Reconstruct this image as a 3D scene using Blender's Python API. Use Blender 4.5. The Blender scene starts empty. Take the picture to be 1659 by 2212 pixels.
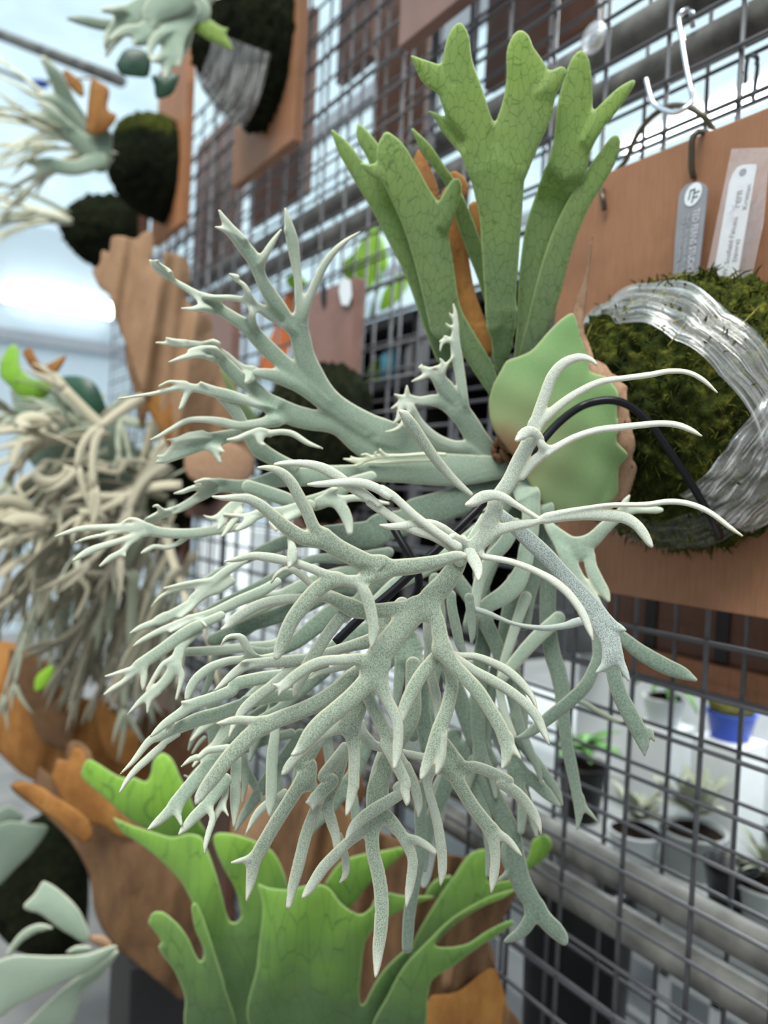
import bpy, bmesh, math, random
import numpy as np
from mathutils import Vector, Matrix

C = bpy.context.scene
COL = C.collection
PI = math.pi
# ---------------------------------------------------------------- camera
FPX, CX, CY = 1650.0, 829.5, 1106.0
CAMZ, CAMD = 1.30, 0.65
_w = np.array([-273 - CX, 1016 - CY, FPX]); _w /= np.linalg.norm(_w)
_u = np.array([0.05, -1.0, 0.0]); _u[2] = -(_u @ np.array([-273 - CX, 1016 - CY, 0])) / FPX
_u /= np.linalg.norm(_u)
# world axes expressed in image coordinates (x right, y down, z forward)
XW = -_w
ZW = _u
def _bl(v): return np.array([v[0], -v[1], -v[2]])
YW_b = np.cross(_bl(ZW), _bl(XW))
R = np.array([_bl(XW), YW_b, _bl(ZW)])          # rows: world axes in camera-local frame
EYE = np.array([0.0, -CAMD, CAMZ])
cam = bpy.data.cameras.new('camera'); camo = bpy.data.objects.new('camera', cam); COL.objects.link(camo)
camo.matrix_world = Matrix.Translation(Vector(EYE)) @ Matrix(R.tolist()).to_4x4()
cam.sensor_fit = 'AUTO'; cam.sensor_width = 36.0; cam.lens = FPX / 2212 * 36.0
cam.clip_start = 0.02; cam.clip_end = 60
cam.dof.use_dof = True; cam.dof.focus_distance = 0.45; cam.dof.aperture_fstop = 4.9
C.camera = camo
C.view_settings.view_transform = 'Standard'; C.view_settings.look = 'None'
C.view_settings.gamma = 1.0; C.view_settings.exposure = 0.88
C.view_settings.use_curve_mapping = False
C.cycles.use_denoising = True
C.cycles.max_bounces = 7; C.cycles.transparent_max_bounces = 16

# ---------------------------------------------------------------- light
wd = bpy.data.worlds.new('overcast'); C.world = wd; wd.use_nodes = True
nt = wd.node_tree; nt.nodes.clear()
o_ = nt.nodes.new('ShaderNodeOutputWorld'); b_ = nt.nodes.new('ShaderNodeBackground')
tc = nt.nodes.new('ShaderNodeTexCoord'); sx = nt.nodes.new('ShaderNodeSeparateXYZ')
mr = nt.nodes.new('ShaderNodeMapRange'); cr = nt.nodes.new('ShaderNodeValToRGB')
mr.inputs[1].default_value = -1; mr.inputs[2].default_value = 1
nt.links.new(tc.outputs['Generated'], sx.inputs[0]); nt.links.new(sx.outputs[2], mr.inputs[0])
nt.links.new(mr.outputs[0], cr.inputs[0]); nt.links.new(cr.outputs[0], b_.inputs[0]); nt.links.new(b_.outputs[0], o_.inputs[0])
el = cr.color_ramp.elements
el[0].position = 0.0; el[0].color = (0.10, 0.10, 0.10, 1)
el[1].position = 1.0; el[1].color = (1.15, 1.17, 1.15, 1)
for p, c in ((0.36, (0.20, 0.20, 0.20, 1)), (0.50, (0.42, 0.44, 0.46, 1)), (0.66, (0.80, 0.84, 0.87, 1))):
    e = el.new(p); e.color = c
b_.inputs[1].default_value = 0.38
sun = bpy.data.lights.new('diffuse_daylight', 'SUN'); sun.energy = 12.5; sun.angle = 0.7; sun.color = (1.0, 0.98, 0.95)
suno = bpy.data.objects.new('diffuse_daylight', sun); COL.objects.link(suno)
suno.rotation_euler = Vector((-0.30, 0.42, -1.0)).to_track_quat('-Z', 'Y').to_euler()   # from above, in front of the wall

# ---------------------------------------------------------------- geometry helpers
def ray(px, py):
    v = np.array([(px - CX) / FPX, -(py - CY) / FPX, -1.0])
    return R @ v
def P(px, py, t): return EYE + ray(px, py) * t
def PA(px, py, t):
    v = np.stack([(px - CX) / FPX * t, -(py - CY) / FPX * t, -t], -1)
    return EYE + v @ R.T
def W(px, py, y):
    d = ray(px, py); return EYE + d * ((y - EYE[1]) / d[1])
def depth_of(p): return float(-(R.T @ (np.array(p) - EYE))[2])

def tag(o, label, cat, group=None, kind=None):
    if label: o['label'] = label
    if cat: o['category'] = cat
    if group: o['group'] = group
    if kind: o['kind'] = kind
    return o
def thing(name, loc, label, cat, group=None):
    o = bpy.data.objects.new(name, None); COL.objects.link(o); o.location = Vector(loc); o.empty_display_size = 0.02
    return tag(o, label, cat, group)
def root_of(o):
    while o.parent: o = o.parent
    return o
def link_mesh(name, me, mat, parent=None, label=None):
    o = bpy.data.objects.new(name, me); COL.objects.link(o)
    if mat:
        me.materials.append(mat)
    if parent:
        o.parent = parent
        o.matrix_parent_inverse = Matrix.Translation(-Vector(root_of(parent).location)) if parent.type == 'EMPTY' else Matrix.Identity(4)
    if label: o['label'] = label
    return o
class MB:
    def __init__(s): s.v = []; s.f = []; s.sm = []
    def add(s, vs, fs, smooth=False):
        b = len(s.v); s.v += [tuple(map(float, p)) for p in vs]; s.f += [tuple(i + b for i in q) for q in fs]; s.sm += [smooth] * len(fs)
    def box(s, x0, x1, y0, y1, z0, z1, M=None):
        vs = [(x, y, z) for x in (x0, x1) for y in (y0, y1) for z in (z0, z1)]
        if M is not None: vs = [tuple(M @ Vector(p)) for p in vs]
        s.add(vs, [(0, 1, 3, 2), (4, 6, 7, 5), (0, 4, 5, 1), (2, 3, 7, 6), (0, 2, 6, 4), (1, 5, 7, 3)])
    def tube(s, pts, r, n=10, caps=True, flat=1.0, up=None):
        pts = [Vector(p) for p in pts]; m = len(pts)
        rs = r if isinstance(r, (list, tuple, np.ndarray)) else [r] * m
        vs = []; fs = []
        prev = Vector(up) if up is not None else None
        for i in range(m):
            t = (pts[min(i + 1, m - 1)] - pts[max(i - 1, 0)])
            if t.length < 1e-9: t = Vector((0, 0, 1))
            t.normalize()
            if prev is None:
                prev = Vector((0, 0, 1)) if abs(t.z) < 0.9 else Vector((1, 0, 0))
            a = prev - t * prev.dot(t)
            if a.length < 1e-6: a = t.orthogonal()
            a.normalize(); b = t.cross(a); prev = a
            for k in range(n):
                th = 2 * PI * k / n
                vs.append(pts[i] + (a * math.cos(th) * flat + b * math.sin(th)) * float(rs[i]))
        for i in range(m - 1):
            for k in range(n):
                k2 = (k + 1) % n
                fs.append((i * n + k, i * n + k2, (i + 1) * n + k2, (i + 1) * n + k))
        if caps:
            fs.append(tuple(range(n - 1, -1, -1))); fs.append(tuple((m - 1) * n + k for k in range(n)))
        s.add(vs, fs, True)
    def lathe(s, prof, c, n=24, ax='z'):
        vs = []; fs = []; m = len(prof)
        for (r, h) in prof:
            for k in range(n):
                a = 2 * PI * k / n
                p = (r * math.cos(a), r * math.sin(a), h) if ax == 'z' else (r * math.cos(a), -h, r * math.sin(a))
                vs.append((c[0] + p[0], c[1] + p[1], c[2] + p[2]))
        for i in range(m - 1):
            for k in range(n):
                k2 = (k + 1) % n
                fs.append((i * n + k, i * n + k2, (i + 1) * n + k2, (i + 1) * n + k))
        s.add(vs, fs, True)
    def mesh(s, name):
        me = bpy.data.meshes.new(name); me.from_pydata(s.v, [], s.f)
        me.polygons.foreach_set('use_smooth', s.sm); me.update()
        return me
    def build(s, name, mat, parent=None, label=None, bevel=0):
        me = s.mesh(name)
        o = link_mesh(name, me, mat, parent, label)
        bm = bmesh.new(); bm.from_mesh(me); bmesh.ops.recalc_face_normals(bm, faces=bm.faces); bm.to_mesh(me); bm.free()
        if bevel:
            md = o.modifiers.new('bevel', 'BEVEL'); md.width = bevel; md.segments = 2; md.limit_method = 'ANGLE'
        return o
def spline(pts, step):
    """Catmull-Rom resample of rows (x, y, ...)"""
    a = np.array(pts, float)
    if len(a) == 1: return a
    p = np.vstack([2 * a[0] - a[1], a, 2 * a[-1] - a[-2]])
    out = []
    for i in range(len(a) - 1):
        n = max(2, int(np.hypot(*(a[i + 1, :2] - a[i, :2])) / step))
        t = np.linspace(0, 1, n, endpoint=False)[:, None]
        p0, p1, p2, p3 = p[i], p[i + 1], p[i + 2], p[i + 3]
        out.append(0.5 * ((2 * p1) + (-p0 + p2) * t + (2 * p0 - 5 * p1 + 4 * p2 - p3) * t ** 2 + (-p0 + 3 * p1 - 3 * p2 + p3) * t ** 3))
    out.append(a[-1:])
    return np.vstack(out)
def spl3(pts, n=8):
    a = np.array(pts, float); p = np.vstack([2 * a[0] - a[1], a, 2 * a[-1] - a[-2]]); out = []
    for i in range(len(a) - 1):
        t = np.linspace(0, 1, n, endpoint=False)[:, None]; p0, p1, p2, p3 = p[i], p[i + 1], p[i + 2], p[i + 3]
        out.append(0.5 * ((2 * p1) + (-p0 + p2) * t + (2 * p0 - 5 * p1 + 4 * p2 - p3) * t ** 2 + (-p0 + 3 * p1 - 3 * p2 + p3) * t ** 3))
    out.append(a[-1:]); return np.vstack(out)

# crops of measurement: origin x, y, width (each measured over 1659 units)
CR = dict(a=(440, 950, 400), b=(800, 950, 400), c=(460, 1300, 400), d=(820, 1300, 400), e=(480, 1650, 400), f=(860, 1650, 400),
          g=(200, 1250, 400), h=(230, 1550, 400), i=(130, 950, 400), j=(320, 600, 400), k=(1080, 1050, 400), l=(1000, 1400, 400),
          m=(600, 600, 600), n=(600, 0, 700), o=(1100, 0, 559), q=(1059, 600, 600), r=(0, 0, 700), s=(0, 500, 700), t=(0, 1100, 700),
          u=(500, 1150, 700), v=(959, 1200, 700), w=(0, 1600, 612), x=(500, 1600, 612), y=(1000, 1600, 659), p=(0, 0, 1659),
          z=(0, 700, 450), A=(0, 1100, 450))
def parse(txt):
    """'b 430 420 x,y,w x,y,w @q x,y,w' -> px rows (x, y, halfwidth, depth)"""
    tk = txt.split(); c = CR[tk[0]]; d0, d1 = float(tk[1]) / 1000, float(tk[2]) / 1000
    rows = []
    for q in tk[3:]:
        if q[0] == '@': c = CR[q[1]]; continue
        s = c[2] / 1659.0; v = [float(x) for x in q.split(',')]
        rows.append((c[0] + v[0] * s, c[1] + v[1] * s, v[2] * s / 2))
    a = np.array(rows)
    L = np.r_[0, np.cumsum(np.hypot(*np.diff(a[:, :2], axis=0).T))] if len(a) > 1 else np.zeros(1)
    t = L / max(L[-1], 1e-6)
    return np.c_[a, d0 + (d1 - d0) * t]
BIG = 1e3
def branch_field(br, X, Y, st, x0, y0, off=0):
    nx, ny = X.shape[1], X.shape[0]
    S = np.full(X.shape, BIG); D = np.zeros(X.shape); Wd = np.full(X.shape, 1.0)
    a = spline(br, max(st * 2.0, 5)); a[:, 2] = np.maximum(a[:, 2], 0.8)
    for i in range(len(a) - 1):
        p, q = a[i], a[i + 1]; m = max(p[2], q[2]) + 26
        i0 = max(int((min(p[0], q[0]) - m - x0) / st), 0); i1 = min(int((max(p[0], q[0]) + m - x0) / st) + 2, nx)
        j0 = max(int((min(p[1], q[1]) - m - y0) / st), 0); j1 = min(int((max(p[1], q[1]) + m - y0) / st) + 2, ny)
        if i1 <= i0 or j1 <= j0: continue
        xx, yy = X[j0:j1, i0:i1], Y[j0:j1, i0:i1]
        dx, dy = q[0] - p[0], q[1] - p[1]; l2 = dx * dx + dy * dy + 1e-9
        t = np.clip(((xx - p[0]) * dx + (yy - p[1]) * dy) / l2, 0, 1)
        s = np.hypot(xx - p[0] - t * dx, yy - p[1] - t * dy) - (p[2] + (q[2] - p[2]) * t)
        k = s < S[j0:j1, i0:i1]
        S[j0:j1, i0:i1][k] = s[k]; D[j0:j1, i0:i1][k] = (p[3] + (q[3] - p[3]) * t)[k]; Wd[j0:j1, i0:i1][k] = (p[2] + (q[2] - p[2]) * t)[k]
    return S, D, Wd
def layer_field(brs, st, k=9.0):
    allp = np.vstack(brs); m = allp[:, 2].max() + 3 * st + k
    x0, x1 = allp[:, 0].min() - m, allp[:, 0].max() + m; y0, y1 = allp[:, 1].min() - m, allp[:, 1].max() + m
    X, Y = np.meshgrid(np.arange(x0, x1, st), np.arange(y0, y1, st))
    F = [branch_field(b, X, Y, st, x0, y0) for b in brs]
    S = F[0][0].copy()
    for f in F[1:]:
        h = np.maximum(k - np.abs(S - f[0]), 0) / k
        S = np.minimum(S, f[0]) - h * h * k / 4
    mn = np.min([f[0] for f in F], axis=0)
    den = 0; D = 0; Wd = 0
    for f in F:
        w = np.exp(-np.clip(f[0] - mn, 0, 80) / 5.0) * (f[0] < BIG / 2)
        den = den + w; D = D + w * f[1]; Wd = Wd + w * f[2]
    den = np.maximum(den, 1e-9)
    return X, Y, S, D / den, Wd / den
def poly_field(pts, st, dfun, step=8):
    a = np.array(pts, float); a = spline(np.vstack([a, a[:1]]), step)[:-1]
    x0, y0 = a[:, :2].min(0) - 3 * st; x1, y1 = a[:, :2].max(0) + 3 * st
    X, Y = np.meshgrid(np.arange(x0, x1, st), np.arange(y0, y1, st))
    S = np.full(X.shape, BIG); ins = np.zeros(X.shape, bool)
    for i in range(len(a)):
        p, q = a[i], a[(i + 1) % len(a)]
        dx, dy = q[0] - p[0], q[1] - p[1]; l2 = dx * dx + dy * dy + 1e-9
        t = np.clip(((X - p[0]) * dx + (Y - p[1]) * dy) / l2, 0, 1)
        S = np.minimum(S, np.hypot(X - p[0] - t * dx, Y - p[1] - t * dy))
        if abs(dy) > 1e-9:
            ins ^= ((p[1] > Y) != (q[1] > Y)) & (X < p[0] + dx * (Y - p[1]) / dy)
    S = np.where(ins, -S, S)
    return X, Y, S, dfun(X, Y), np.full(X.shape, 60.0)
def sheet_mesh(name, layers, thick=0.0009, bulge=0.25, rim=5.0, tilt=(0, 0)):
    V = []; E = []; Tp = []; Fq = []; Ft = []; off = 0
    for (X, Y, S, D, Wd) in layers:
        ny, nx = S.shape; st = X[0, 1] - X[0, 0]
        ins = S < -0.12 * st
        if not ins.any(): continue
        idx = -np.ones(S.shape, int); jj, ii = np.nonzero(ins); n = len(jj); idx[jj, ii] = np.arange(n)
        px = X[jj, ii]; py = Y[jj, ii]; d = -S[jj, ii]; t = D[jj, ii]; w = Wd[jj, ii]
        bx = []; by = []; bt = []; bw = []; bid = {}
        polys = []
        def edge(j0, i0, j1, i1):
            key = (j0, i0, j1, i1) if (j0, i0) < (j1, i1) else (j1, i1, j0, i0)
            if key in bid: return bid[key]
            if not ins[j0, i0]: j0, i0, j1, i1 = j1, i1, j0, i0
            a, b = S[j0, i0], max(S[j1, i1], 0.0); f = min(max(a / (a - b), 0.15), 1.0) if a < b else 1.0
            bx.append(X[j0, i0] + (X[j1, i1] - X[j0, i0]) * f); by.append(Y[j0, i0] + (Y[j1, i1] - Y[j0, i0]) * f)
            bt.append(D[j0, i0]); bw.append(Wd[j0, i0]); bid[key] = n + len(bx) - 1
            return bid[key]
        cell = ins[:-1, :-1].astype(int) + ins[:-1, 1:] + ins[1:, 1:] + ins[1:, :-1]
        j4, i4 = np.nonzero(cell == 4)
        quads = np.stack([idx[j4, i4], idx[j4, i4 + 1], idx[j4 + 1, i4 + 1], idx[j4 + 1, i4]], -1)
        for j, i in zip(*np.nonzero((cell > 0) & (cell < 4))):
            cs = [(j, i), (j, i + 1), (j + 1, i + 1), (j + 1, i)]
            fl = [ins[c] for c in cs]
            if sum(fl) == 2 and fl[0] == fl[2]:
                for q in range(4):
                    if fl[q]: polys.append((idx[cs[q]], edge(*cs[q], *cs[(q + 1) % 4]), edge(*cs[q], *cs[q - 1])))
                continue
            po = []
            for q in range(4):
                if fl[q]: po.append(idx[cs[q]])
                if fl[q] != fl[(q + 1) % 4]: po.append(edge(*cs[q], *cs[(q + 1) % 4]))
            if len(po) >= 3: polys.append(tuple(po))
        nb = len(bx)
        R_ = np.minimum(np.maximum(w, 3), 40.0)
        dd = np.minimum(d, R_) / R_
        cz = 0.5 * bulge * R_ * (dd * (2 - dd)) * t / FPX
        h = thick * np.sqrt(np.clip(1 - (1 - np.minimum(d, rim) / rim) ** 2, 0, 1)) + 2e-5
        mx, my = px.mean(), py.mean()
        t = t + (px - mx) * tilt[0] + (py - my) * tilt[1]
        btt = np.array(bt) + (np.array(bx) - mx) * tilt[0] + (np.array(by) - my) * tilt[1] if nb else np.zeros(0)
        fr = PA(px, py, t - cz - h); bk = PA(px, py, t - cz + h); bd = PA(np.array(bx), np.array(by), btt) if nb else np.zeros((0, 3))
        V += [fr, bk, bd]
        E += [d, d, np.zeros(nb)]; Tp += [w, w, np.array(bw) if nb else np.zeros(0)]
        def mf(v): return off + (v if v < n else v + n)
        def mbk(v): return off + (v + n)
        Fq.append(quads[:, ::-1] + off); Fq.append(quads + off + n)
        for po in polys:
            Ft.append(tuple(mf(v) for v in po[::-1])); Ft.append(tuple((mbk(v) if v < n else off + v + n) for v in po))
        off += 2 * n + nb
    V = np.vstack(V); faces = [tuple(map(int, q)) for F in Fq for q in F] + Ft
    me = bpy.data.meshes.new(name); me.from_pydata(V.tolist(), [], faces)
    me.polygons.foreach_set('use_smooth', [True] * len(me.polygons))
    at = me.attributes.new('edge', 'FLOAT', 'POINT'); at.data.foreach_set('value', np.concatenate(E).astype(np.float32))
    at = me.attributes.new('wid', 'FLOAT', 'POINT'); at.data.foreach_set('value', np.concatenate(Tp).astype(np.float32))
    me.update()
    return me
RNG = random.Random(4)
def frond(parent, layers, mat, name='frond', st=3.0, thick=0.0009, bulge=0.3, k=9.0, label=None, shift=0):
    """layers: list of lists of branch strings; each inner list is one continuous sheet"""
    L = []
    for brs in layers:
        B = [parse(b) for b in brs]
        if shift:
            for b in B: b[:, 3] += shift / 1000
        L.append(layer_field(B, st, k))
    me = sheet_mesh(name, L, thick, bulge, tilt=(RNG.uniform(-1, 1) * 3e-5, RNG.uniform(-1, 1) * 3e-5))
    return link_mesh(name, me, mat, parent, label)
# ---------------------------------------------------------------- materials
def nmat(name):
    m = bpy.data.materials.new(name); m.use_nodes = True; n = m.node_tree
    b = n.nodes['Principled BSDF']; return m, n, b
def N(n, t, **kw):
    q = n.nodes.new('ShaderNode' + t)
    for k_, v in kw.items(): setattr(q, k_, v)
    return q
def L_(n, a, b): n.links.new(a, b)
def c4(c): return (c[0], c[1], c[2], 1)
def noise(n, scale, detail=3, rough=0.6, scl=None, coord='Object'):
    tcn = N(n, 'TexCoord'); q = N(n, 'TexNoise'); q.inputs['Scale'].default_value = scale
    q.inputs['Detail'].default_value = detail; q.inputs['Roughness'].default_value = rough
    if scl:
        mp = N(n, 'Mapping'); mp.inputs['Scale'].default_value = scl
        L_(n, tcn.outputs[coord], mp.inputs[0]); L_(n, mp.outputs[0], q.inputs['Vector'])
    else: L_(n, tcn.outputs[coord], q.inputs['Vector'])
    return q
def ramp(n, src, stops, interp='LINEAR'):
    r = N(n, 'ValToRGB'); r.color_ramp.interpolation = interp; e = r.color_ramp.elements
    while len(e) < len(stops): e.new(0.5)
    for q, (p, c) in zip(e, stops): q.position = p; q.color = c4(c)
    L_(n, src, r.inputs[0]); return r
def mix(n, a, b, f, mode='MIX'):
    m = N(n, 'MixRGB', blend_type=mode)
    for s, v in ((1, a), (2, b)):
        if isinstance(v, tuple): m.inputs[s].default_value = c4(v)
        else: L_(n, v, m.inputs[s])
    if isinstance(f, (int, float)): m.inputs[0].default_value = f
    else: L_(n, f, m.inputs[0])
    return m.outputs[0]
def mrange(n, src, a, b, c=0.0, d=1.0):
    m = N(n, 'MapRange'); L_(n, src, m.inputs[0])
    for i, v in enumerate((a, b, c, d)): m.inputs[i + 1].default_value = v
    return m.outputs[0]
def bump(n, b, h, strength, dist):
    q = N(n, 'Bump'); q.inputs['Strength'].default_value = strength; q.inputs['Distance'].default_value = dist
    L_(n, h, q.inputs['Height']); L_(n, q.outputs[0], b.inputs['Normal'])
def plain(name, col, rough=0.5, metal=0.0, spec=0.5, nz=0.0, nscale=40):
    m, n, b = nmat(name); b.inputs['Roughness'].default_value = rough; b.inputs['Metallic'].default_value = metal
    b.inputs['Specular IOR Level'].default_value = spec
    q = noise(n, nscale)
    r = ramp(n, q.outputs['Fac'], ((0.3, tuple(x * (1 - nz) for x in col)), (0.7, tuple(min(x * (1 + nz), 1) for x in col))))
    L_(n, r.outputs[0], b.inputs['Base Color']); return m
def felt(name, dark, mid, pale, rim, fine=1500, rimw=5.0, trans=0.12):
    """stellate-haired frond: fine felt mottle, hairy pale margin, whiter narrow tips"""
    m, n, b = nmat(name); b.inputs['Roughness'].default_value = 0.85; b.inputs['Specular IOR Level'].default_value = 0.15
    b.inputs['Sheen Weight'].default_value = 0.12; b.inputs['Sheen Roughness'].default_value = 0.6
    f = noise(n, fine, 2, 0.7); g = noise(n, 28, 2)
    fr = mrange(n, f.outputs['Fac'], 0.36, 0.62)
    base = mix(n, dark, mid, fr)
    ww = N(n, 'Attribute', attribute_name='wid'); thin = mrange(n, ww.outputs['Fac'], 15, 4.5)
    base = mix(n, base, pale, mix(n, (0, 0, 0), thin, mrange(n, g.outputs['Fac'], 0.2, 0.6, 0.35, 0.8)))
    ed = N(n, 'Attribute', attribute_name='edge')
    nx = mrange(n, f.outputs['Fac'], 0.3, 0.7, -1.2, 1.2)
    ad = N(n, 'Math', operation='ADD'); L_(n, ed.outputs['Fac'], ad.inputs[0]); L_(n, nx, ad.inputs[1])
    e = mrange(n, ad.outputs[0], rimw, 0.6, 0.0, 0.9)
    base = mix(n, base, rim, e)
    L_(n, base, b.inputs['Base Color']); bump(n, b, f.outputs['Fac'], 0.35, 0.0006)
    if trans:
        tr = N(n, 'BsdfTranslucent'); L_(n, mix(n, base, (0.42, 0.62, 0.30), 0.5), tr.inputs[0]); ms = N(n, 'MixShader'); ms.inputs[0].default_value = trans
        out = n.nodes['Material Output']; L_(n, b.outputs[0], ms.inputs[1]); L_(n, tr.outputs[0], ms.inputs[2]); L_(n, ms.outputs[0], out.inputs[0])
    return m
M = {}
M['felt'] = felt('felted_frond', (0.14, 0.20, 0.14), (0.39, 0.44, 0.36), (0.82, 0.85, 0.77), (0.60, 0.57, 0.42))
M['felt_toplit'] = felt('toplit_felted_frond', (0.30, 0.36, 0.30), (0.56, 0.60, 0.52), (0.86, 0.88, 0.80), (0.68, 0.63, 0.46), rimw=4)  # waxy cream copy of the felt, light from above put into its colours
M['felt_mid'] = felt('felted_frond_smooth', (0.23, 0.31, 0.235), (0.34, 0.42, 0.335), (0.76, 0.80, 0.69), (0.66, 0.65, 0.50), fine=900, rimw=4)
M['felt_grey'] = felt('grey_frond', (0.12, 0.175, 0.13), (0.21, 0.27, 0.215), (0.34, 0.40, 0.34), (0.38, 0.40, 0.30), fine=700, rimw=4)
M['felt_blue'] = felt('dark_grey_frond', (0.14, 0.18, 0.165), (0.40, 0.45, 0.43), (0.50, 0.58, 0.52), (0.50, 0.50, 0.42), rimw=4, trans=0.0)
M['felt_cream'] = felt('young_cream_frond', (0.45, 0.53, 0.40), (0.56, 0.62, 0.47), (0.74, 0.76, 0.58), (0.72, 0.72, 0.54), fine=900, rimw=4)
def green_frond(name, lo, hi, vein, tr=0.35, z0=1.2, z1=1.6, vs=(1, 1, 0.42), vscale=260, rim=(0.45, 0.55, 0.25), vw=0.035, spot=None):
    m, n, b = nmat(name); b.inputs['Roughness'].default_value = 0.62; b.inputs['Specular IOR Level'].default_value = 0.25
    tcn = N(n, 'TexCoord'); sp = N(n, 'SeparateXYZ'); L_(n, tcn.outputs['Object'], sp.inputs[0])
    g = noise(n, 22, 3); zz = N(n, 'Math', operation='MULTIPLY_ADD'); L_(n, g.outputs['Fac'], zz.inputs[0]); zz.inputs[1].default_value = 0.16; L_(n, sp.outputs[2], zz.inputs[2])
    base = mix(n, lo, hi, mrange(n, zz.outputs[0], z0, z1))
    mp = N(n, 'Mapping'); mp.inputs['Scale'].default_value = vs; L_(n, tcn.outputs['Object'], mp.inputs[0])
    vo = N(n, 'TexVoronoi', feature='DISTANCE_TO_EDGE'); vo.inputs['Scale'].default_value = vscale; L_(n, mp.outputs[0], vo.inputs['Vector'])
    ve = mrange(n, vo.outputs['Distance'], 0.0, vw, 0.75, 0.0)
    f = noise(n, 900, 2)
    base = mix(n, base, vein, ve); base = mix(n, base, (0.30, 0.40, 0.27), mrange(n, f.outputs['Fac'], 0.45, 0.8, 0, 0.35))
    ed = N(n, 'Attribute', attribute_name='edge'); base = mix(n, base, rim, mrange(n, ed.outputs['Fac'], 5, 0.5, 0, 0.8))
    if spot is not None:
        ds = N(n, 'VectorMath', operation='DISTANCE'); L_(n, tcn.outputs['Object'], ds.inputs[0]); ds.inputs[1].default_value = spot[0]
        dn = N(n, 'Math', operation='MULTIPLY_ADD'); L_(n, g.outputs['Fac'], dn.inputs[0]); dn.inputs[1].default_value = -0.03; L_(n, ds.outputs['Value'], dn.inputs[2])
        base = mix(n, base, spot[1], mrange(n, dn.outputs[0], spot[2], spot[2] + 0.05, 0.85, 0.0))
        base = mix(n, base, spot[3], mrange(n, dn.outputs[0], spot[2] - 0.012, spot[2] + 0.008, 0.9, 0.0))
    L_(n, base, b.inputs['Base Color'])
    t_ = N(n, 'BsdfTranslucent'); L_(n, mix(n, base, (0.35, 0.75, 0.02), 0.55), t_.inputs[0]); ms = N(n, 'MixShader'); ms.inputs[0].default_value = tr
    out = n.nodes['Material Output']; L_(n, b.outputs[0], ms.inputs[1]); L_(n, t_.outputs[0], ms.inputs[2]); L_(n, ms.outputs[0], out.inputs[0])
    return m
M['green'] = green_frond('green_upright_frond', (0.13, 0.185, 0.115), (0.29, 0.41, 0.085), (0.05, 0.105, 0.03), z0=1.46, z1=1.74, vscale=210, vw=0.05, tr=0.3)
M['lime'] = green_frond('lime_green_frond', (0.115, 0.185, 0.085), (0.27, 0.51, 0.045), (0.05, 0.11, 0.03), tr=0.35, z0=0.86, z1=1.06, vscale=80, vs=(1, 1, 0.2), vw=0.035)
M['shield'] = green_frond('shield_frond_green', (0.25, 0.30, 0.165), (0.17, 0.31, 0.11), (0.15, 0.24, 0.09), spot=(tuple(P(1095, 975, 0.60)), (0.22, 0.24, 0.12), 0.004, (0.20, 0.10, 0.055)), tr=0.1, z0=1.25, z1=1.50, vscale=330, vs=(1, 1, 1), rim=(0.42, 0.40, 0.22), vw=0.02)
def papery(name, c0, c1, c2, sc=(5, 5, 2.4), dark=(0.10, 0.04, 0.02), veins=True):
    m, n, b = nmat(name); b.inputs['Roughness'].default_value = 0.7; b.inputs['Specular IOR Level'].default_value = 0.2
    q = noise(n, 5, 6, 0.7, sc); r = ramp(n, q.outputs['Fac'], ((0.25, c0), (0.5, c1), (0.8, c2)))
    sp = noise(n, 60, 3); base = mix(n, r.outputs[0], dark, mrange(n, sp.outputs['Fac'], 0.62, 0.8, 0, 0.6))
    L_(n, base, b.inputs['Base Color']); bump(n, b, q.outputs['Fac'], 0.4, 0.01)
    t_ = N(n, 'BsdfTranslucent'); L_(n, base, t_.inputs[0]); ms = N(n, 'MixShader'); ms.inputs[0].default_value = 0.2
    out = n.nodes['Material Output']; L_(n, b.outputs[0], ms.inputs[1]); L_(n, t_.outputs[0], ms.inputs[2]); L_(n, ms.outputs[0], out.inputs[0])
    return m
M['dead'] = papery('dried_shield_tan', (0.29, 0.165, 0.095), (0.38, 0.225, 0.13), (0.47, 0.30, 0.18))
M['dead_body'] = papery('dried_shield_body', (0.09, 0.05, 0.03), (0.19, 0.105, 0.055), (0.30, 0.165, 0.075))
M['dead_orange'] = papery('dried_shield_orange', (0.20, 0.08, 0.025), (0.36, 0.16, 0.045), (0.55, 0.28, 0.08))
M['dead_tan'] = papery('dried_papery_margin', (0.40, 0.22, 0.12), (0.50, 0.31, 0.20), (0.58, 0.40, 0.27), sc=(60, 60, 30))
M['dead_dark'] = papery('dried_shield_dark', (0.10, 0.05, 0.03), (0.17, 0.085, 0.045), (0.24, 0.125, 0.065))
def wood(name, c0, c1, rough=0.55, grain=(40, 40, 3.0)):
    m, n, b = nmat(name); b.inputs['Roughness'].default_value = rough; b.inputs['Specular IOR Level'].default_value = 0.35
    q = noise(n, 9, 6, 0.7, grain); s = noise(n, 14, 3)
    r = ramp(n, q.outputs['Fac'], ((0.25, c0), (0.75, c1)))
    base = mix(n, r.outputs[0], tuple(x * 0.72 for x in c0), mrange(n, s.outputs['Fac'], 0.45, 0.75, 0, 0.55))
    L_(n, base, b.inputs['Base Color']); bump(n, b, q.outputs['Fac'], 0.15, 0.002); return m
M['wood'] = wood('stained_board', (0.25, 0.115, 0.058), (0.37, 0.18, 0.095))
M['wood_pink'] = wood('pinkish_board', (0.22, 0.12, 0.095), (0.30, 0.17, 0.14), 0.4)
M['wood_orange'] = wood('orange_board', (0.32, 0.13, 0.055), (0.44, 0.19, 0.085))
M['wood_dark'] = wood('dark_board', (0.085, 0.04, 0.026), (0.14, 0.068, 0.044), 0.45)
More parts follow.
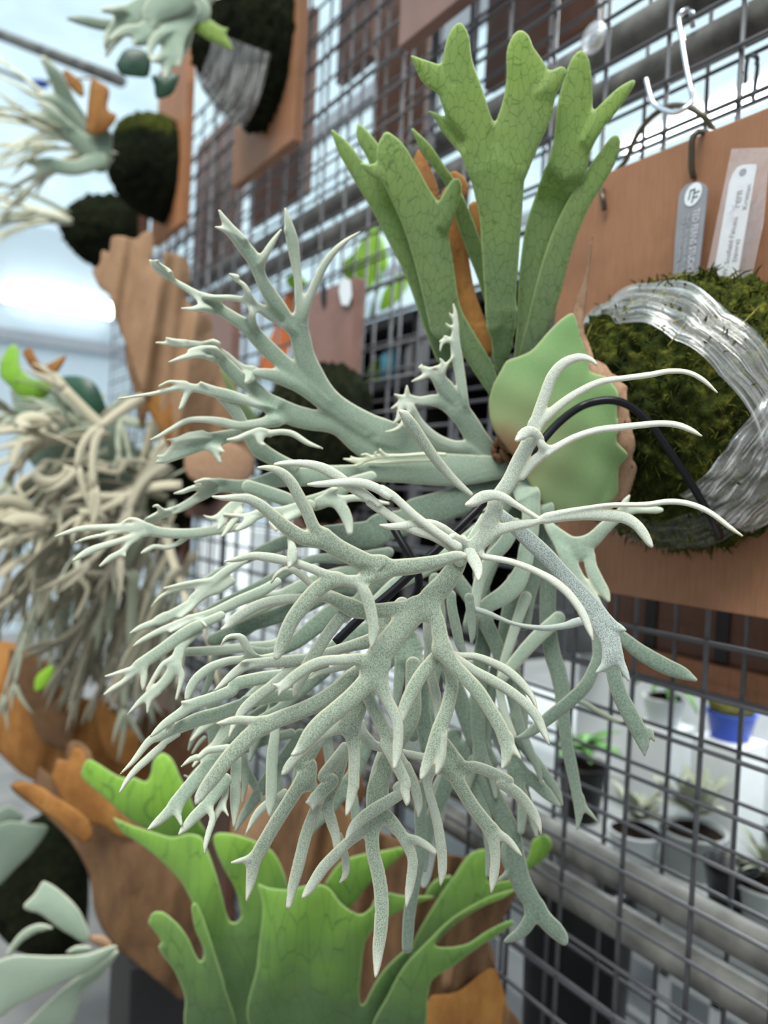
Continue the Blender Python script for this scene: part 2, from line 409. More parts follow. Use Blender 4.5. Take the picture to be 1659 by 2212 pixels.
def moss(name, c0, c1, c2, sc=90):
    m, n, b = nmat(name); b.inputs['Roughness'].default_value = 0.95; b.inputs['Specular IOR Level'].default_value = 0.05
    q = noise(n, sc, 6, 0.8); g = noise(n, 14, 3)
    r = ramp(n, q.outputs['Fac'], ((0.33, c0), (0.52, c1), (0.70, c2)))
    L_(n, mix(n, r.outputs[0], c0, mrange(n, g.outputs['Fac'], 0.42, 0.68, 0, 0.8)), b.inputs['Base Color'])
    bump(n, b, q.outputs['Fac'], 0.9, 0.006); return m
M['moss'] = moss('green_moss', (0.012, 0.018, 0.006), (0.06, 0.075, 0.014), (0.30, 0.27, 0.04))
M['moss_dark'] = moss('dark_moss', (0.006, 0.008, 0.005), (0.014, 0.018, 0.009), (0.045, 0.045, 0.018))
M['moss_fibre'] = plain('moss_strand', (0.20, 0.19, 0.04), 0.9, nz=0.6, nscale=120)
def film(name, base=0.05, peak=0.6, lo=0.52, hi=0.72, tint=(1, 1, 1), rough=0.18, scl=(2.5, 26, 1), sc=1.0, coord='UV', haze=0.0):
    """thin clear film: mostly see-through, glossy along its creases"""
    m, n, b = nmat(name); n.nodes.remove(b)
    tr = N(n, 'BsdfTransparent'); gl = N(n, 'BsdfGlossy'); gl.inputs['Roughness'].default_value = rough; gl.inputs[0].default_value = c4(tint)
    q = noise(n, sc, 4, 0.65, scl, coord); bp = N(n, 'Bump'); bp.inputs['Strength'].default_value = 0.6; bp.inputs['Distance'].default_value = 0.004
    L_(n, q.outputs['Fac'], bp.inputs['Height']); L_(n, bp.outputs[0], gl.inputs['Normal'])
    f = mrange(n, q.outputs['Fac'], lo, hi, base, peak)
    ms = N(n, 'MixShader'); L_(n, f, ms.inputs[0]); L_(n, tr.outputs[0], ms.inputs[1]); L_(n, gl.outputs[0], ms.inputs[2])
    o = ms.outputs[0]
    if haze:
        df = N(n, 'BsdfDiffuse'); df.inputs[0].default_value = c4(tint); m2 = N(n, 'MixShader'); m2.inputs[0].default_value = haze; L_(n, o, m2.inputs[1]); L_(n, df.outputs[0], m2.inputs[2]); o = m2.outputs[0]
    L_(n, o, n.nodes['Material Output'].inputs[0]); return m
M['film'] = film('cling_film', 0.05, 0.95, 0.47, 0.66, haze=0.10, rough=0.14)
M['film_thin'] = film('cling_film_thin', 0.02, 0.25, 0.52, 0.75, haze=0.02)
M['film_tag'] = film('clear_tag_sleeve', 0.08, 0.8, 0.60, 0.72, (1, .94, .97), 0.12, (30, 30, 14), 1.0, 'Object', 0.10)
M['film_disc'] = film('clear_disc', 0.2, 0.5, 0.4, 0.7, (0.9, 0.9, 0.95), 0.15, (60, 60, 60), 1.0, 'Object', 0.2)
M['steel'] = plain('galvanised_wire', (0.10, 0.10, 0.11), 0.5, 0.3, nz=0.15)
M['pipe'] = plain('galvanised_pipe', (0.13, 0.127, 0.118), 0.7, 0.1, nz=0.6, nscale=18)
M['chrome'] = plain('bright_steel', (0.80, 0.80, 0.84), 0.2, 1.0)
M['bronze'] = plain('dark_bronze_wire', (0.10, 0.085, 0.06), 0.4, 0.6)
M['black'] = plain('black_rubber', (0.006, 0.006, 0.008), 0.3, spec=0.25)
M['black_matt'] = plain('black_matt', (0.012, 0.012, 0.013), 0.6)
M['white'] = plain('white_plastic', (0.80, 0.83, 0.85), 0.45, nz=0.03)
M['tagwhite'] = plain('white_tag', (0.74, 0.79, 0.83), 0.5, nz=0.02)
M['taggrey'] = plain('grey_tag', (0.26, 0.265, 0.29), 0.45, nz=0.08)
M['ink'] = plain('grey_ink', (0.10, 0.11, 0.12), 0.6)
M['inkpale'] = plain('pale_ink', (0.62, 0.63, 0.70), 0.5)
M['orange'] = plain('orange_label', (0.85, 0.22, 0.06), 0.5, nz=0.1)
M['blue'] = plain('blue_plastic', (0.03, 0.09, 0.55), 0.4)
M['grey'] = plain('grey_plastic', (0.36, 0.38, 0.38), 0.6, nz=0.1)
M['midgrey'] = plain('grey_metal', (0.30, 0.31, 0.34), 0.5, 0.2, nz=0.1)
M['concrete'] = plain('concrete', (0.15, 0.15, 0.15), 0.8, nz=0.2, nscale=6)
M['wallwhite'] = plain('white_panel', (0.46, 0.54, 0.60), 0.7, nz=0.03, nscale=3)
M['soil'] = moss('potting_soil', (0.01, 0.008, 0.006), (0.03, 0.02, 0.014), (0.08, 0.05, 0.03))
M['leaf'] = plain('plant_leaf', (0.10, 0.24, 0.06), 0.5, nz=0.5, nscale=14)
M['leaf_lime'] = plain('lime_leaf', (0.28, 0.55, 0.03), 0.5, nz=0.3, nscale=14)
M['leaf_dark'] = plain('dark_leaf', (0.02, 0.07, 0.04), 0.4, nz=0.4, nscale=20)
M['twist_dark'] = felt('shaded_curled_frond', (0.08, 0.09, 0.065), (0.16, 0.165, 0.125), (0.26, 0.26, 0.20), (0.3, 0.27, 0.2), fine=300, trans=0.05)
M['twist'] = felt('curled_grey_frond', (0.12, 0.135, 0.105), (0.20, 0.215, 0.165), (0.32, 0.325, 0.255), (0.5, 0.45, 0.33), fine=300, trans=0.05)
def lamp(name, col, s):
    m, n, b = nmat(name); b.inputs['Base Color'].default_value = c4(col); b.inputs['Emission Color'].default_value = c4(col); b.inputs['Emission Strength'].default_value = s; return m
M['tube'] = lamp('fluorescent_tube', (0.95, 1.0, 1.0), 4.0)
def rooffilm():
    m, n, b = nmat('roof_film'); n.nodes.remove(b); q = noise(n, 2.0, 3)
    r = ramp(n, q.outputs['Fac'], ((0.3, (0.15, 0.21, 0.25)), (0.7, (0.21, 0.28, 0.32))))
    t = N(n, 'BsdfTranslucent'); L_(n, r.outputs[0], t.inputs[0]); tp = N(n, 'BsdfTransparent'); tp.inputs[0].default_value = (0.92, 0.92, 0.90, 1)
    ms = N(n, 'MixShader'); ms.inputs[0].default_value = 0.5; L_(n, t.outputs[0], ms.inputs[1]); L_(n, tp.outputs[0], ms.inputs[2]); L_(n, ms.outputs[0], n.nodes['Material Output'].inputs[0]); return m
M['roof'] = rooffilm()
# ---------------------------------------------------------------- greenhouse shell
def struct(name, mb, mat):
    o = mb.build(name, mat); o['kind'] = 'structure'; return o
b = MB(); b.box(-9, 3, -4, 4.5, -0.06, 0.0); struct('floor', b, M['concrete'])
b = MB(); b.box(-7.06, -7.0, -4, 4.5, 0, 3.4); struct('wall_left', b, M['wallwhite'])
b = MB(); b.box(-9, 3, 4.5, 4.56, 0, 3.4); struct('wall_back', b, M['wallwhite'])
b = MB(); b.box(-9, 3, -4, 4.5, 3.4, 3.402); struct('ceiling', b, M['roof'])
for y in (-2.2, -0.4, 1.4, 3.2):
    b = MB(); b.box(-9, 3, y - 0.03, y + 0.03, 3.30, 3.38); struct('roof_beam', b, M['midgrey'])
b = MB(); b.box(-7.0, -6.97, -4, 4.5, 2.42, 2.52); struct('trim_1', b, M['midgrey'])
for y in (-1.5, -0.55):
    b = MB(); b.box(-7.0, -6.96, y - 0.03, y + 0.03, 0, 3.3); struct('trim_2', b, M['wallwhite'])
for i, (y, z, x0, x1) in enumerate(((2.45, 3.1, -2.6, -0.2), (3.6, 3.15, -3.2, -0.6), (1.6, 3.12, -1.6, 0.6))):
    t_ = thing('strip_light', (x0, y, z), ['white strip lamp under the roof, seen above the foreground board', 'white strip lamp furthest back under the roof', 'white strip lamp under the roof at the top right corner'][i], 'lamp', 'strip lamps under the roof')
    b = MB(); b.tube([(x0, y, z), (x1, y, z)], 0.035, 12); b.build('lamp_tube', M['tube'], t_)
    b = MB(); b.box(x0, x1, y - 0.05, y + 0.05, z + 0.035, z + 0.08); b.build('lamp_housing', M['white'], t_)
    al = bpy.data.lights.new('strip_glow', 'AREA'); al.shape = 'RECTANGLE'; al.size = x1 - x0; al.size_y = 0.12; al.energy = 40; al.color = (0.95, 1.0, 1.0)
    ao = bpy.data.objects.new('strip_glow', al); COL.objects.link(ao); ao.parent = t_; ao.location = ((x1 - x0) / 2, 0, -0.045)
_d = ray(130, 652); _t = 6.88 / -_d[0]; _p = EYE + _d * _t
for i, (y, z) in enumerate(((_p[1], _p[2]), )):
    t_ = thing('wall_light', (-6.9, y, z), 'glowing white strip light on the pale far left wall', 'lamp')
    b = MB(); b.tube([(-6.9, y - 0.42, z), (-6.9, y + 0.42, z)], 0.07, 12); b.build('lamp_tube', M['tube'], t_)
    b = MB(); b.box(-6.98, -6.93, y - 0.45, y + 0.45, z - 0.05, z + 0.05); b.build('lamp_housing', M['white'], t_)

# overhead rail at the far left, with a cable and its blue connector
p0, p1 = P(-40, 60, 3.4), P(262, 175, 2.75)
b = MB(); b.tube([p0, p1], 0.022, 12); tag(b.build('overhead_rail', M['pipe']), 'grey metal rail slanting across the pale wall at upper left', 'rail')
cab = [P(-30, 140, 3.3), P(10, 156, 3.3), P(50, 172, 3.25), P(86, 181, 3.2), P(110, 176, 3.1), P(140, 160, 3.0)]
b = MB(); b.tube(spl3(cab), 0.008, 8); cb = b.build('cable', M['black']); tag(cb, 'thin dark cable with a blue connector at upper left', 'cable')
b = MB(); b.tube([P(76, 180, 3.2), P(98, 182, 3.18)], 0.017, 10); b.build('connector', M['blue'], cb, 'bright blue connector')

# ---------------------------------------------------------------- mesh panels and rails
ROWS = 0.05; COLS = 0.08
def grid_panel(y, x0, ncol, zref, label, grp):
    x0 = x0 + 0.004; x1 = x0 + ncol * COLS - 0.008; b = MB(); r = 0.0023
    z = zref
    while z > 0.35: z -= ROWS
    zs = []
    while z < 2.25: zs.append(z); z += ROWS
    for k, z in enumerate(zs): b.tube([(x0, y - r, z), (x1, y - r, z)], r if 0 < k < len(zs) - 1 else r * 1.5, 8)
    for k, x in enumerate([x0] + [x0 - 0.004 + q * COLS for q in range(1, ncol)] + [x1]): b.tube([(x, y + r, zs[0]), (x, y + r, zs[-1])], r * (1.5 if k in (0, ncol) else 1.12), 8)
    tag(b.build('wire_mesh_panel', M['steel']), label, 'wire mesh', grp)
xf = W(1331, 2050, 0.0)[0]; zf = W(1659, 2048, 0.0)[2]
xr = W(1411, 2150, 0.075)[0]; zr = W(1659, 1871, 0.075)[2]
xs = xf + COLS * 6
for k, nm in enumerate(('near', 'middle', 'far')):
    grid_panel(0.0, xs - 11 * COLS * (k + 1), 11, zf, ['front wire mesh panel at right, behind the foreground board', 'front wire mesh panel in the middle, behind the upright green fronds', 'front wire mesh panel furthest left, behind the dark moss balls'][k], 'front mesh panels')
xs2 = xr + COLS * 6
for k in range(3):
    grid_panel(0.075, xs2 - 11 * COLS * (k + 1), 11, zr, ['rear wire mesh panel at right, just behind the two lower rails', 'rear wire mesh panel in the middle, in front of the dark boards', 'rear wire mesh panel furthest left'][k], 'rear mesh panels')
zA = W(1483, 1962, 0.0375)[2]; zB = W(1483, 2078, 0.0375)[2]
zT1 = W(1428, 40, 0.0375)[2]; zT2 = W(1428, 150, 0.0375)[2]
for z, lb in ((zT1, 'upper galvanised rail of the top pair, between the mesh panels'), (zT2, 'lower galvanised rail of the top pair, just above the board and the hook'),
              (zA, 'upper galvanised rail of the bottom pair, at lower right'), (zB, 'lowest galvanised rail, at the bottom right')):
    b = MB(); b.tube([(-2.5, 0.0375, z), (0.4, 0.0375, z)], 0.0185, 20); tag(b.build('rail_pipe', M['pipe']), lb, 'rail', 'horizontal galvanised rails')

# ---------------------------------------------------------------- foreground plant: board, moss, film
def board_box(x0, x1, y0, y1, z0, z1):
    b = MB(); b.box(x0, x1, y0, y1, z0, z1); return b
YB = -0.050
zt = W(1450, 316, YB)[2]; zb = W(1450, 1303, YB)[2]; xl = W(1186, 900, YB)[0]
ROOT = P(1093, 985, 0.625)
fern = thing('staghorn_fern', (xl + 0.15, YB, zb), 'large silver-green staghorn fern mounted on a brown board, filling the foreground', 'staghorn fern')
board_box(xl, xl + 0.34, YB, YB + 0.020, zb, zt).build('mounting_board', M['wood'], fern, 'reddish brown wooden board', bevel=0.0015)
MC = W(1500, 898, YB)                      # centre of the moss mound on the board face
MR = np.array([0.122, 0.126, 0.116])
def dome_depth(px, py, grow=0.0, ctr=None, rad=None):
    c_ = MC if ctr is None else ctr; r_ = (MR if rad is None else rad) + grow
    v = np.stack([(px - CX) / FPX, -(py - CY) / FPX, -np.ones_like(px)], -1) @ R.T
    o_ = (EYE - c_) / r_; v = v / r_
    A_ = (v * v).sum(-1); B_ = (v * o_).sum(-1); C_ = (o_ * o_).sum() - 1
    disc = B_ * B_ - A_ * C_
    near = -B_ / A_
    return near - np.sqrt(np.maximum(disc, 0)) / A_
def mound(name, c, r, mat, parent, seed=0, nu=96, nv=48, amp=0.006, label=None, front=-1):
    """half ellipsoid bulging toward -y from a board, with mossy lumps"""
    rg = np.random.RandomState(seed); ph = rg.rand(40, 4) * 6.28; fr = rg.uniform(8, 60, (40, 3))
    vs = []; fs = []
    for j in range(nv + 1):
        th = (j / nv) * PI / 2 * 1.06
        for i in range(nu):
            a = 2 * PI * i / nu
            d = np.array([math.sin(th) * math.cos(a), front * math.cos(th), math.sin(th) * math.sin(a)])
            s = sum(math.sin(fr[q, 0] * d[0] + ph[q, 0]) * math.sin(fr[q, 1] * d[1] + ph[q, 1]) * math.sin(fr[q, 2] * d[2] + ph[q, 2]) for q in range(24)) / 3.0
            vs.append(c + d * r * 1.0 + d * amp * s)
    for j in range(nv):
        for i in range(nu):
            i2 = (i + 1) % nu; fs.append((j * nu + i, j * nu + i2, (j + 1) * nu + i2, (j + 1) * nu + i))
    b = MB(); b.add(vs, fs, True); return b.build(name, mat, parent, label)
mo = mound('moss_mound', MC, MR, M['moss'], fern, 3, 128, 64, 0.0045, 'green and yellow moss mound')
# loose moss sprigs standing off the mound
rg = random.Random(8); b = MB()
for k in range(2600):
    th = math.acos(rg.uniform(0.0, 1.0)); a = rg.uniform(0, 2 * PI)
    d = np.array([math.sin(th) * math.cos(a), -math.cos(th), math.sin(th) * math.sin(a)])
    p = MC + d * MR; n_ = Vector(d).normalized(); tng = Vector((rg.gauss(0, 1), rg.gauss(0, 1), rg.gauss(0, 1))); q = (n_ * 0.5 + tng * 0.7).normalized()
    ln = rg.uniform(0.004, 0.012) * (1.6 if d[2] > 0.75 else 1)
    b.tube([p, Vector(p) + q * ln * 0.6 + n_ * 0.001, Vector(p) + q * ln + Vector((0, 0, -0.002))], [0.0009, 0.0007, 0.0002], 4, False)
so = b.build('moss_sprigs', M['moss'], mo); so['kind'] = 'stuff'
b = MB()
for (a0, a1, wd_) in ((q_, q_ + rg.uniform(-0.5, 0.5), 0) for q_ in [rg.uniform(0.2, 2.6) for _ in range(22)]):
    th = rg.uniform(0.4, 1.2); pts = []
    for k in range(4):
        a = a0 + (a1 - a0) * k / 3 * 0.4; t2 = th + 0.06 * k
        d = np.array([-math.sin(t2) * math.cos(a), -math.cos(t2), math.sin(t2) * math.sin(a)]); pts.append(MC + d * (MR + 0.005))
    b.tube(pts, 0.0005, 4)
so = b.build('dry_straws', M['moss_fibre'], mo); so['kind'] = 'stuff'
# stretch film wound round the upper right of the mound: bands of thin crinkled film
def film_band(name, parent, c, r, u0, u1, w0, w1, seed, mat, grow=0.007, nu=120, nv=26):
    """band over the mound along a great-circle-like path; u: angle round the y axis, w: polar band from the tip"""
    rg = np.random.RandomState(seed); vs = []; fs = []
    ph = rg.rand(8) * 6.28
    for i in range(nu + 1):
        s = i / nu; a = u0 + (u1 - u0) * s
        for j in range(nv + 1):
            q = j / nv; th = w0(s) + (w1(s) - w0(s)) * q
            rid = 0.0016 * math.sin(q * 34 + 3 * math.sin(s * 5 + ph[0]) + ph[1]) + 0.0011 * math.sin(q * 71 + s * 9 + ph[2]) + 0.0012 * math.sin(s * 26 + q * 8 + ph[3])
            d = np.array([math.sin(th) * math.cos(a), -math.cos(th), math.sin(th) * math.sin(a)])
            vs.append(c + d * (r + grow + rid))
    for i in range(nu):
        for j in range(nv): fs.append((i * (nv + 1) + j, i * (nv + 1) + j + 1, (i + 1) * (nv + 1) + j + 1, (i + 1) * (nv + 1) + j))
    b = MB(); b.add(vs, fs, True); o = b.build(name, mat, parent)
    uv = o.data.uv_layers.new(name='UVMap'); n1 = nv + 1
    for lp in o.data.loops: uv.data[lp.index].uv = ((lp.vertex_index // n1) / nu * 1.0, (lp.vertex_index % n1) / nv)
    return o
ipl = lambda xs, ys: (lambda s_: float(np.interp(s_, xs, ys)))
film_band('plastic_wrap', mo, MC, MR, 2.3, -0.35, ipl([0, .08, .3, .6, .8, 1], [.85, .84, .52, .58, .74, 1.02]), ipl([0, .08, .3, .6, .8, 1], [1.0, 1.05, 1.02, .93, 1.08, 1.4]), 1, M['film'], 0.006)
film_band('plastic_wrap', mo, MC, MR, 0.05, -0.95, ipl([0, .4, 1], [.98, .84, .80]), ipl([0, 1], [1.45, 1.38]), 2, M['film'], 0.009)
film_band('plastic_wrap', mo, MC, MR, -1.0, -2.6, ipl([0, .3, 1], [.98, .86, .80]), ipl([0, 1], [1.36, 1.3]), 3, M['film_thin'], 0.005)

# wire hanger through the board, steel hook on the mesh
def hpt(px, py, y): return W(px, py, y)
hp = [W(1306, 455, YB - .004), W(1303, 430, YB - .008), W(1300, 415, YB - .004), W(1311, 402, YB + 0.01), W(1330, 372, YB + .028), W(1353, 345, YB + .028), W(1372, 300, YB + .026), W(1402, 258, YB + .024), W(1440, 232, YB + .022), W(1477, 229, YB + .020),
      W(1512, 245, YB + .018), W(1536, 272, YB + .026), W(1543, 290, YB + .027), W(1530, 286, YB + .010), W(1508, 285, YB - .008), W(1496, 300, YB - .012), W(1494, 330, YB - .010), W(1494, 362, YB - .007), W(1498, 384, YB - .002)]
b = MB(); b.tube(spl3(hp, 6), 0.0027, 10); b.build('wire_hanger', M['bronze'], fern, 'dark bronze hanging wire loop')
hk = [W(1497, 58, .022), W(1494, 26, .010), W(1487, 22, -.004), W(1474, 26, -.012), W(1467, 42, -.013), W(1474, 90, -.014), W(1484, 150, -.018), W(1493, 192, -.022), W(1497, 210, -.026), W(1490, 226, -.032), W(1474, 238, -.036), W(1455, 243, -.036), W(1428, 234, -.034), W(1411, 222, -.034), W(1402, 196, -.034), W(1396, 170, -.034)]
b = MB(); b.tube(spl3(hk, 6), 0.0027, 10); tag(b.build('s_hook', M['chrome']), 'bright steel S-shaped hook holding the wire loop of the foreground board', 'hook')
hk = [W(1634, 140, .06), W(1636, 126, .058), W(1625, 120, .070), W(1618, 122, .082), W(1613, 140, .082), W(1610, 180, .083)]
b = MB(); b.tube(spl3(hk, 6), 0.0022, 8); b.tube(spl3([W(1634, 122, .068), W(1637, 140, .064), W(1632, 180, .064), W(1626, 215, .064)], 5), 0.0022, 8)
tag(b.build('wire_hook', M['steel']), 'small dark wire hook on the mesh at the upper right edge', 'hook')
b = MB(); b.lathe([(0.0, -.002), (.016, -.002), (.017, 0), (.016, .003), (.004, .004), (0, .004)], W(1283, 82, -0.02), 24, 'y'); so = b.build('suction_hook', M['film_disc']); tag(so, 'clear round suction disc stuck behind the tallest green frond tip', 'hook')
b = MB(); b.lathe([(0, -.012), (.006, -.010), (.0075, -.004), (.006, 0)], W(1280, 85, -0.022), 16, 'y'); b.build('knob', M['moss_fibre'], so)

# name tags
def frame(pts, y):
    """corner points on a plane y=const -> world (origin top-left, right vector, down vector)"""
    return [Vector(W(px, py, y)) for px, py in pts]
def plate(mb, outline, y, th):
    f = [Vector(W(px, py, y)) for px, py in outline]; k = [p + Vector((0, th, 0)) for p in f]; n = len(f)
    mb.add(f + k, [tuple(range(n)), tuple(range(2 * n - 1, n - 1, -1))] + [(i, i + n, (i + 1) % n + n, (i + 1) % n) for i in range(n)])
def text(body, parent, mat, pos, size, ang, length=0.05, name='printed_text'):
    cu = bpy.data.curves.new(name, 'FONT'); cu.body = body; cu.size = size; cu.extrude = 0.0001; cu.align_x = 'LEFT'
    o = bpy.data.objects.new(name, cu); me = bpy.data.meshes.new_from_object(o); bpy.data.objects.remove(o)
    squeeze = length / max(max(v.co.x for v in me.vertices), 1e-6)
    Mx = Matrix.Translation(Vector(pos)) @ Matrix.Rotation(ang, 4, 'Y') @ Matrix.Rotation(PI / 2, 4, 'X') @ Matrix.Scale(squeeze, 4, (1, 0, 0))
    me.transform(Mx); return link_mesh(name, me, mat, parent)
YT = YB - 0.016
gt = thing('name_tag', W(1490, 500, YT), 'dark grey hanging tag with a round white emblem and pale lettering down its side', 'tag')
b = MB(); plate(b, [(1466, 425), (1471, 411), (1481, 400), (1494, 394), (1510, 392), (1522, 398), (1528, 410), (1524, 450), (1515, 530), (1503, 640), (1451, 640), (1458, 520)], YT, 0.0015); b.build('plate', M['taggrey'], gt)
cc = [(1474 + 0, 428)]; el_ = []
for k in range(28):
    a = 2 * PI * k / 28; el_.append((1497 + 17.5 * math.cos(a) + 6 * math.sin(a), 420 - 27 * math.sin(a) * 0.95 - 3 * math.cos(a)))
b = MB(); plate(b, el_, YT - 0.0006, 0.0006); b.build('emblem', M['tagwhite'], gt, 'round white emblem with the letters TF')
vz = Vector((0, 0, -1))
def bar(mb, pa, pb, w, y):
    a = Vector(W(*pa, y)); c = Vector(W(*pb, y)); d = (c - a); nrm = Vector((d.z, 0, -d.x)).normalized() * w / 2
    mb.add([a + nrm, c + nrm, c - nrm, a - nrm, a + nrm + Vector((0, .0003, 0)), c + nrm + Vector((0, .0003, 0)), c - nrm + Vector((0, .0003, 0)), a - nrm + Vector((0, .0003, 0))], [(0, 1, 2, 3), (7, 6, 5, 4), (0, 4, 5, 1), (1, 5, 6, 2), (2, 6, 7, 3), (3, 7, 4, 0)])
b = MB(); ye = YT - 0.0009
for pa, pb in (((1490, 412), (1502, 408)), ((1492, 412), (1487, 432)), ((1501, 408), (1494, 438)), ((1500, 417), (1511, 412)), ((1498, 427), (1507, 423))): bar(b, pa, pb, 0.0012, ye)
b.build('emblem_letters', M['ink'], gt)
text('TED FERNS STUDIO', gt, M['inkpale'], W(1499, 452, YT - 0.0012) , 0.0086, PI / 2 + 0.06, 0.0535)
def strokes(parent, mat, p0, p1, n, w, seed, y):
    """a printed line too fine to read: a row of fine strokes"""
    rg_ = random.Random(seed); mb = MB()
    for k in range(n):
        f0 = k / n; f1 = (k + rg_.uniform(0.35, 0.7)) / n; dx = rg_.uniform(-1, 1)
        if rg_.random() < 0.12: continue
        bar(mb, (p0[0] + (p1[0] - p0[0]) * f0 + dx, p0[1] + (p1[1] - p0[1]) * f0), (p0[0] + (p1[0] - p0[0]) * f1 + dx, p0[1] + (p1[1] - p0[1]) * f1), w * rg_.uniform(0.6, 1.1), y)
    return mb.build('printed_text', mat, parent)
M['inkmid'] = plain('faint_ink', (0.40, 0.41, 0.45), 0.5)
strokes(gt, M['inkmid'], (1488, 462), (1476, 588), 26, 0.0026, 1, ye)
strokes(gt, M['inkmid'], (1478, 462), (1462, 596), 30, 0.0026, 2, ye)
wt = thing('plant_label', W(1590, 480, YT), 'long white plant label in a clear plastic sleeve, against the brown board', 'label')
b = MB(); plate(b, [(1593, 361), (1604, 356), (1631, 354), (1633, 362), (1628, 390), (1585, 640), (1533, 640), (1571, 420), (1575, 395), (1582, 376)], YT, 0.0012); b.build('plate', M['tagwhite'], wt)
hole = [(1604.5 + 7.5 * math.cos(2 * PI * k / 16) + 3 * math.sin(2 * PI * k / 16), 372 - 8.5 * math.sin(2 * PI * k / 16)) for k in range(16)]
b = MB(); plate(b, hole, YT - 0.0003, 0.0003); b.build('hole', M['ink'], wt, 'punched hole')
b = MB(); plate(b, [(1580, 321), (1664, 318), (1650, 480), (1612, 655), (1512, 655)], YT - 0.004, 0.0002); b.build('clear_sleeve', M['film_tag'], wt, 'clear plastic sleeve')
tl = lambda px, py: W(px, py, YT - 0.0004)
sl = -PI / 2 + 0.15
text('Fern', wt, M['ink'], tl(1598, 448), 0.0110, sl, 0.0135)
text('Kristian', wt, M['ink'], tl(1612, 452), 0.0056, sl, 0.0195)
text('P. W. Scofield Falcata', wt, M['ink'], tl(1566, 612), 0.0062, sl, 0.0535)
text('(spore)', wt, M['ink'], tl(1589, 565), 0.0056, sl, 0.0180)
strokes(wt, M['ink'], (1556, 622), (1572, 632), 4, 0.006, 3, YT - 0.0004)
# ---------------------------------------------------------------- foreground plant: fronds
FE = M['felt']; FM = M['felt_mid']; FG = M['felt_grey']
def fr(mat, *layers, **kw): return frond(fern, layers, mat, **kw)
# the star-shaped front frond, its forks reaching right, left and down
fr(M['felt_toplit'],
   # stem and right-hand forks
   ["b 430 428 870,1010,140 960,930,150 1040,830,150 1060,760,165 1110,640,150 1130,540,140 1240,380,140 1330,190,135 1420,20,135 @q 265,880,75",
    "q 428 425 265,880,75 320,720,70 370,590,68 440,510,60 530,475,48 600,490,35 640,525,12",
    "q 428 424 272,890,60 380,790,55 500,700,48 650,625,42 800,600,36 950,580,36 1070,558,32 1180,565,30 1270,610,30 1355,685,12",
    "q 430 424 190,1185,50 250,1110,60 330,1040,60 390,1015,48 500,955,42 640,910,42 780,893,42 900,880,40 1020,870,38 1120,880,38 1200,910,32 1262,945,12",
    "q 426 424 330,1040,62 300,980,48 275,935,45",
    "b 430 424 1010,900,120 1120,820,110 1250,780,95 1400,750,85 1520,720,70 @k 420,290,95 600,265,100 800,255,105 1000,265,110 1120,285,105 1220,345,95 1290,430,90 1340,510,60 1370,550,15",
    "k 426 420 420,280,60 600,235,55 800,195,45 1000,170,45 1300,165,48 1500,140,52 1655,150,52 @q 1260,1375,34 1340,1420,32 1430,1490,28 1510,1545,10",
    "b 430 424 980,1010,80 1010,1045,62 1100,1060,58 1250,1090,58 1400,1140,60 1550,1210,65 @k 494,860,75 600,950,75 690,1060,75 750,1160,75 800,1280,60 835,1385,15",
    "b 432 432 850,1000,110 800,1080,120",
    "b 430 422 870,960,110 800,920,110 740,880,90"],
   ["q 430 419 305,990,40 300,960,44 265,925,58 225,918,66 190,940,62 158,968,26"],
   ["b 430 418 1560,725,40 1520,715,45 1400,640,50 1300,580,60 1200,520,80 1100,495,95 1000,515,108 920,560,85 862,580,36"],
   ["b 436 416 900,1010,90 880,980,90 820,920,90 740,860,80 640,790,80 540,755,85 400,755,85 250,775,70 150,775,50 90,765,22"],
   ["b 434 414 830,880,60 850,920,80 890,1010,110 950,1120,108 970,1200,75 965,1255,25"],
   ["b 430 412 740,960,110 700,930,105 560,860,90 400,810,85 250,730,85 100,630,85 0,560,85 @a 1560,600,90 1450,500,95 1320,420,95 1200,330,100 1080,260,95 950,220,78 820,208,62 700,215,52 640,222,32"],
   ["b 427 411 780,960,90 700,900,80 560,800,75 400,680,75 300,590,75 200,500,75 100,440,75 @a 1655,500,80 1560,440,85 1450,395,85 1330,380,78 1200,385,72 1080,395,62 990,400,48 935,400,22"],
   thick=0.0011, bulge=0.55)
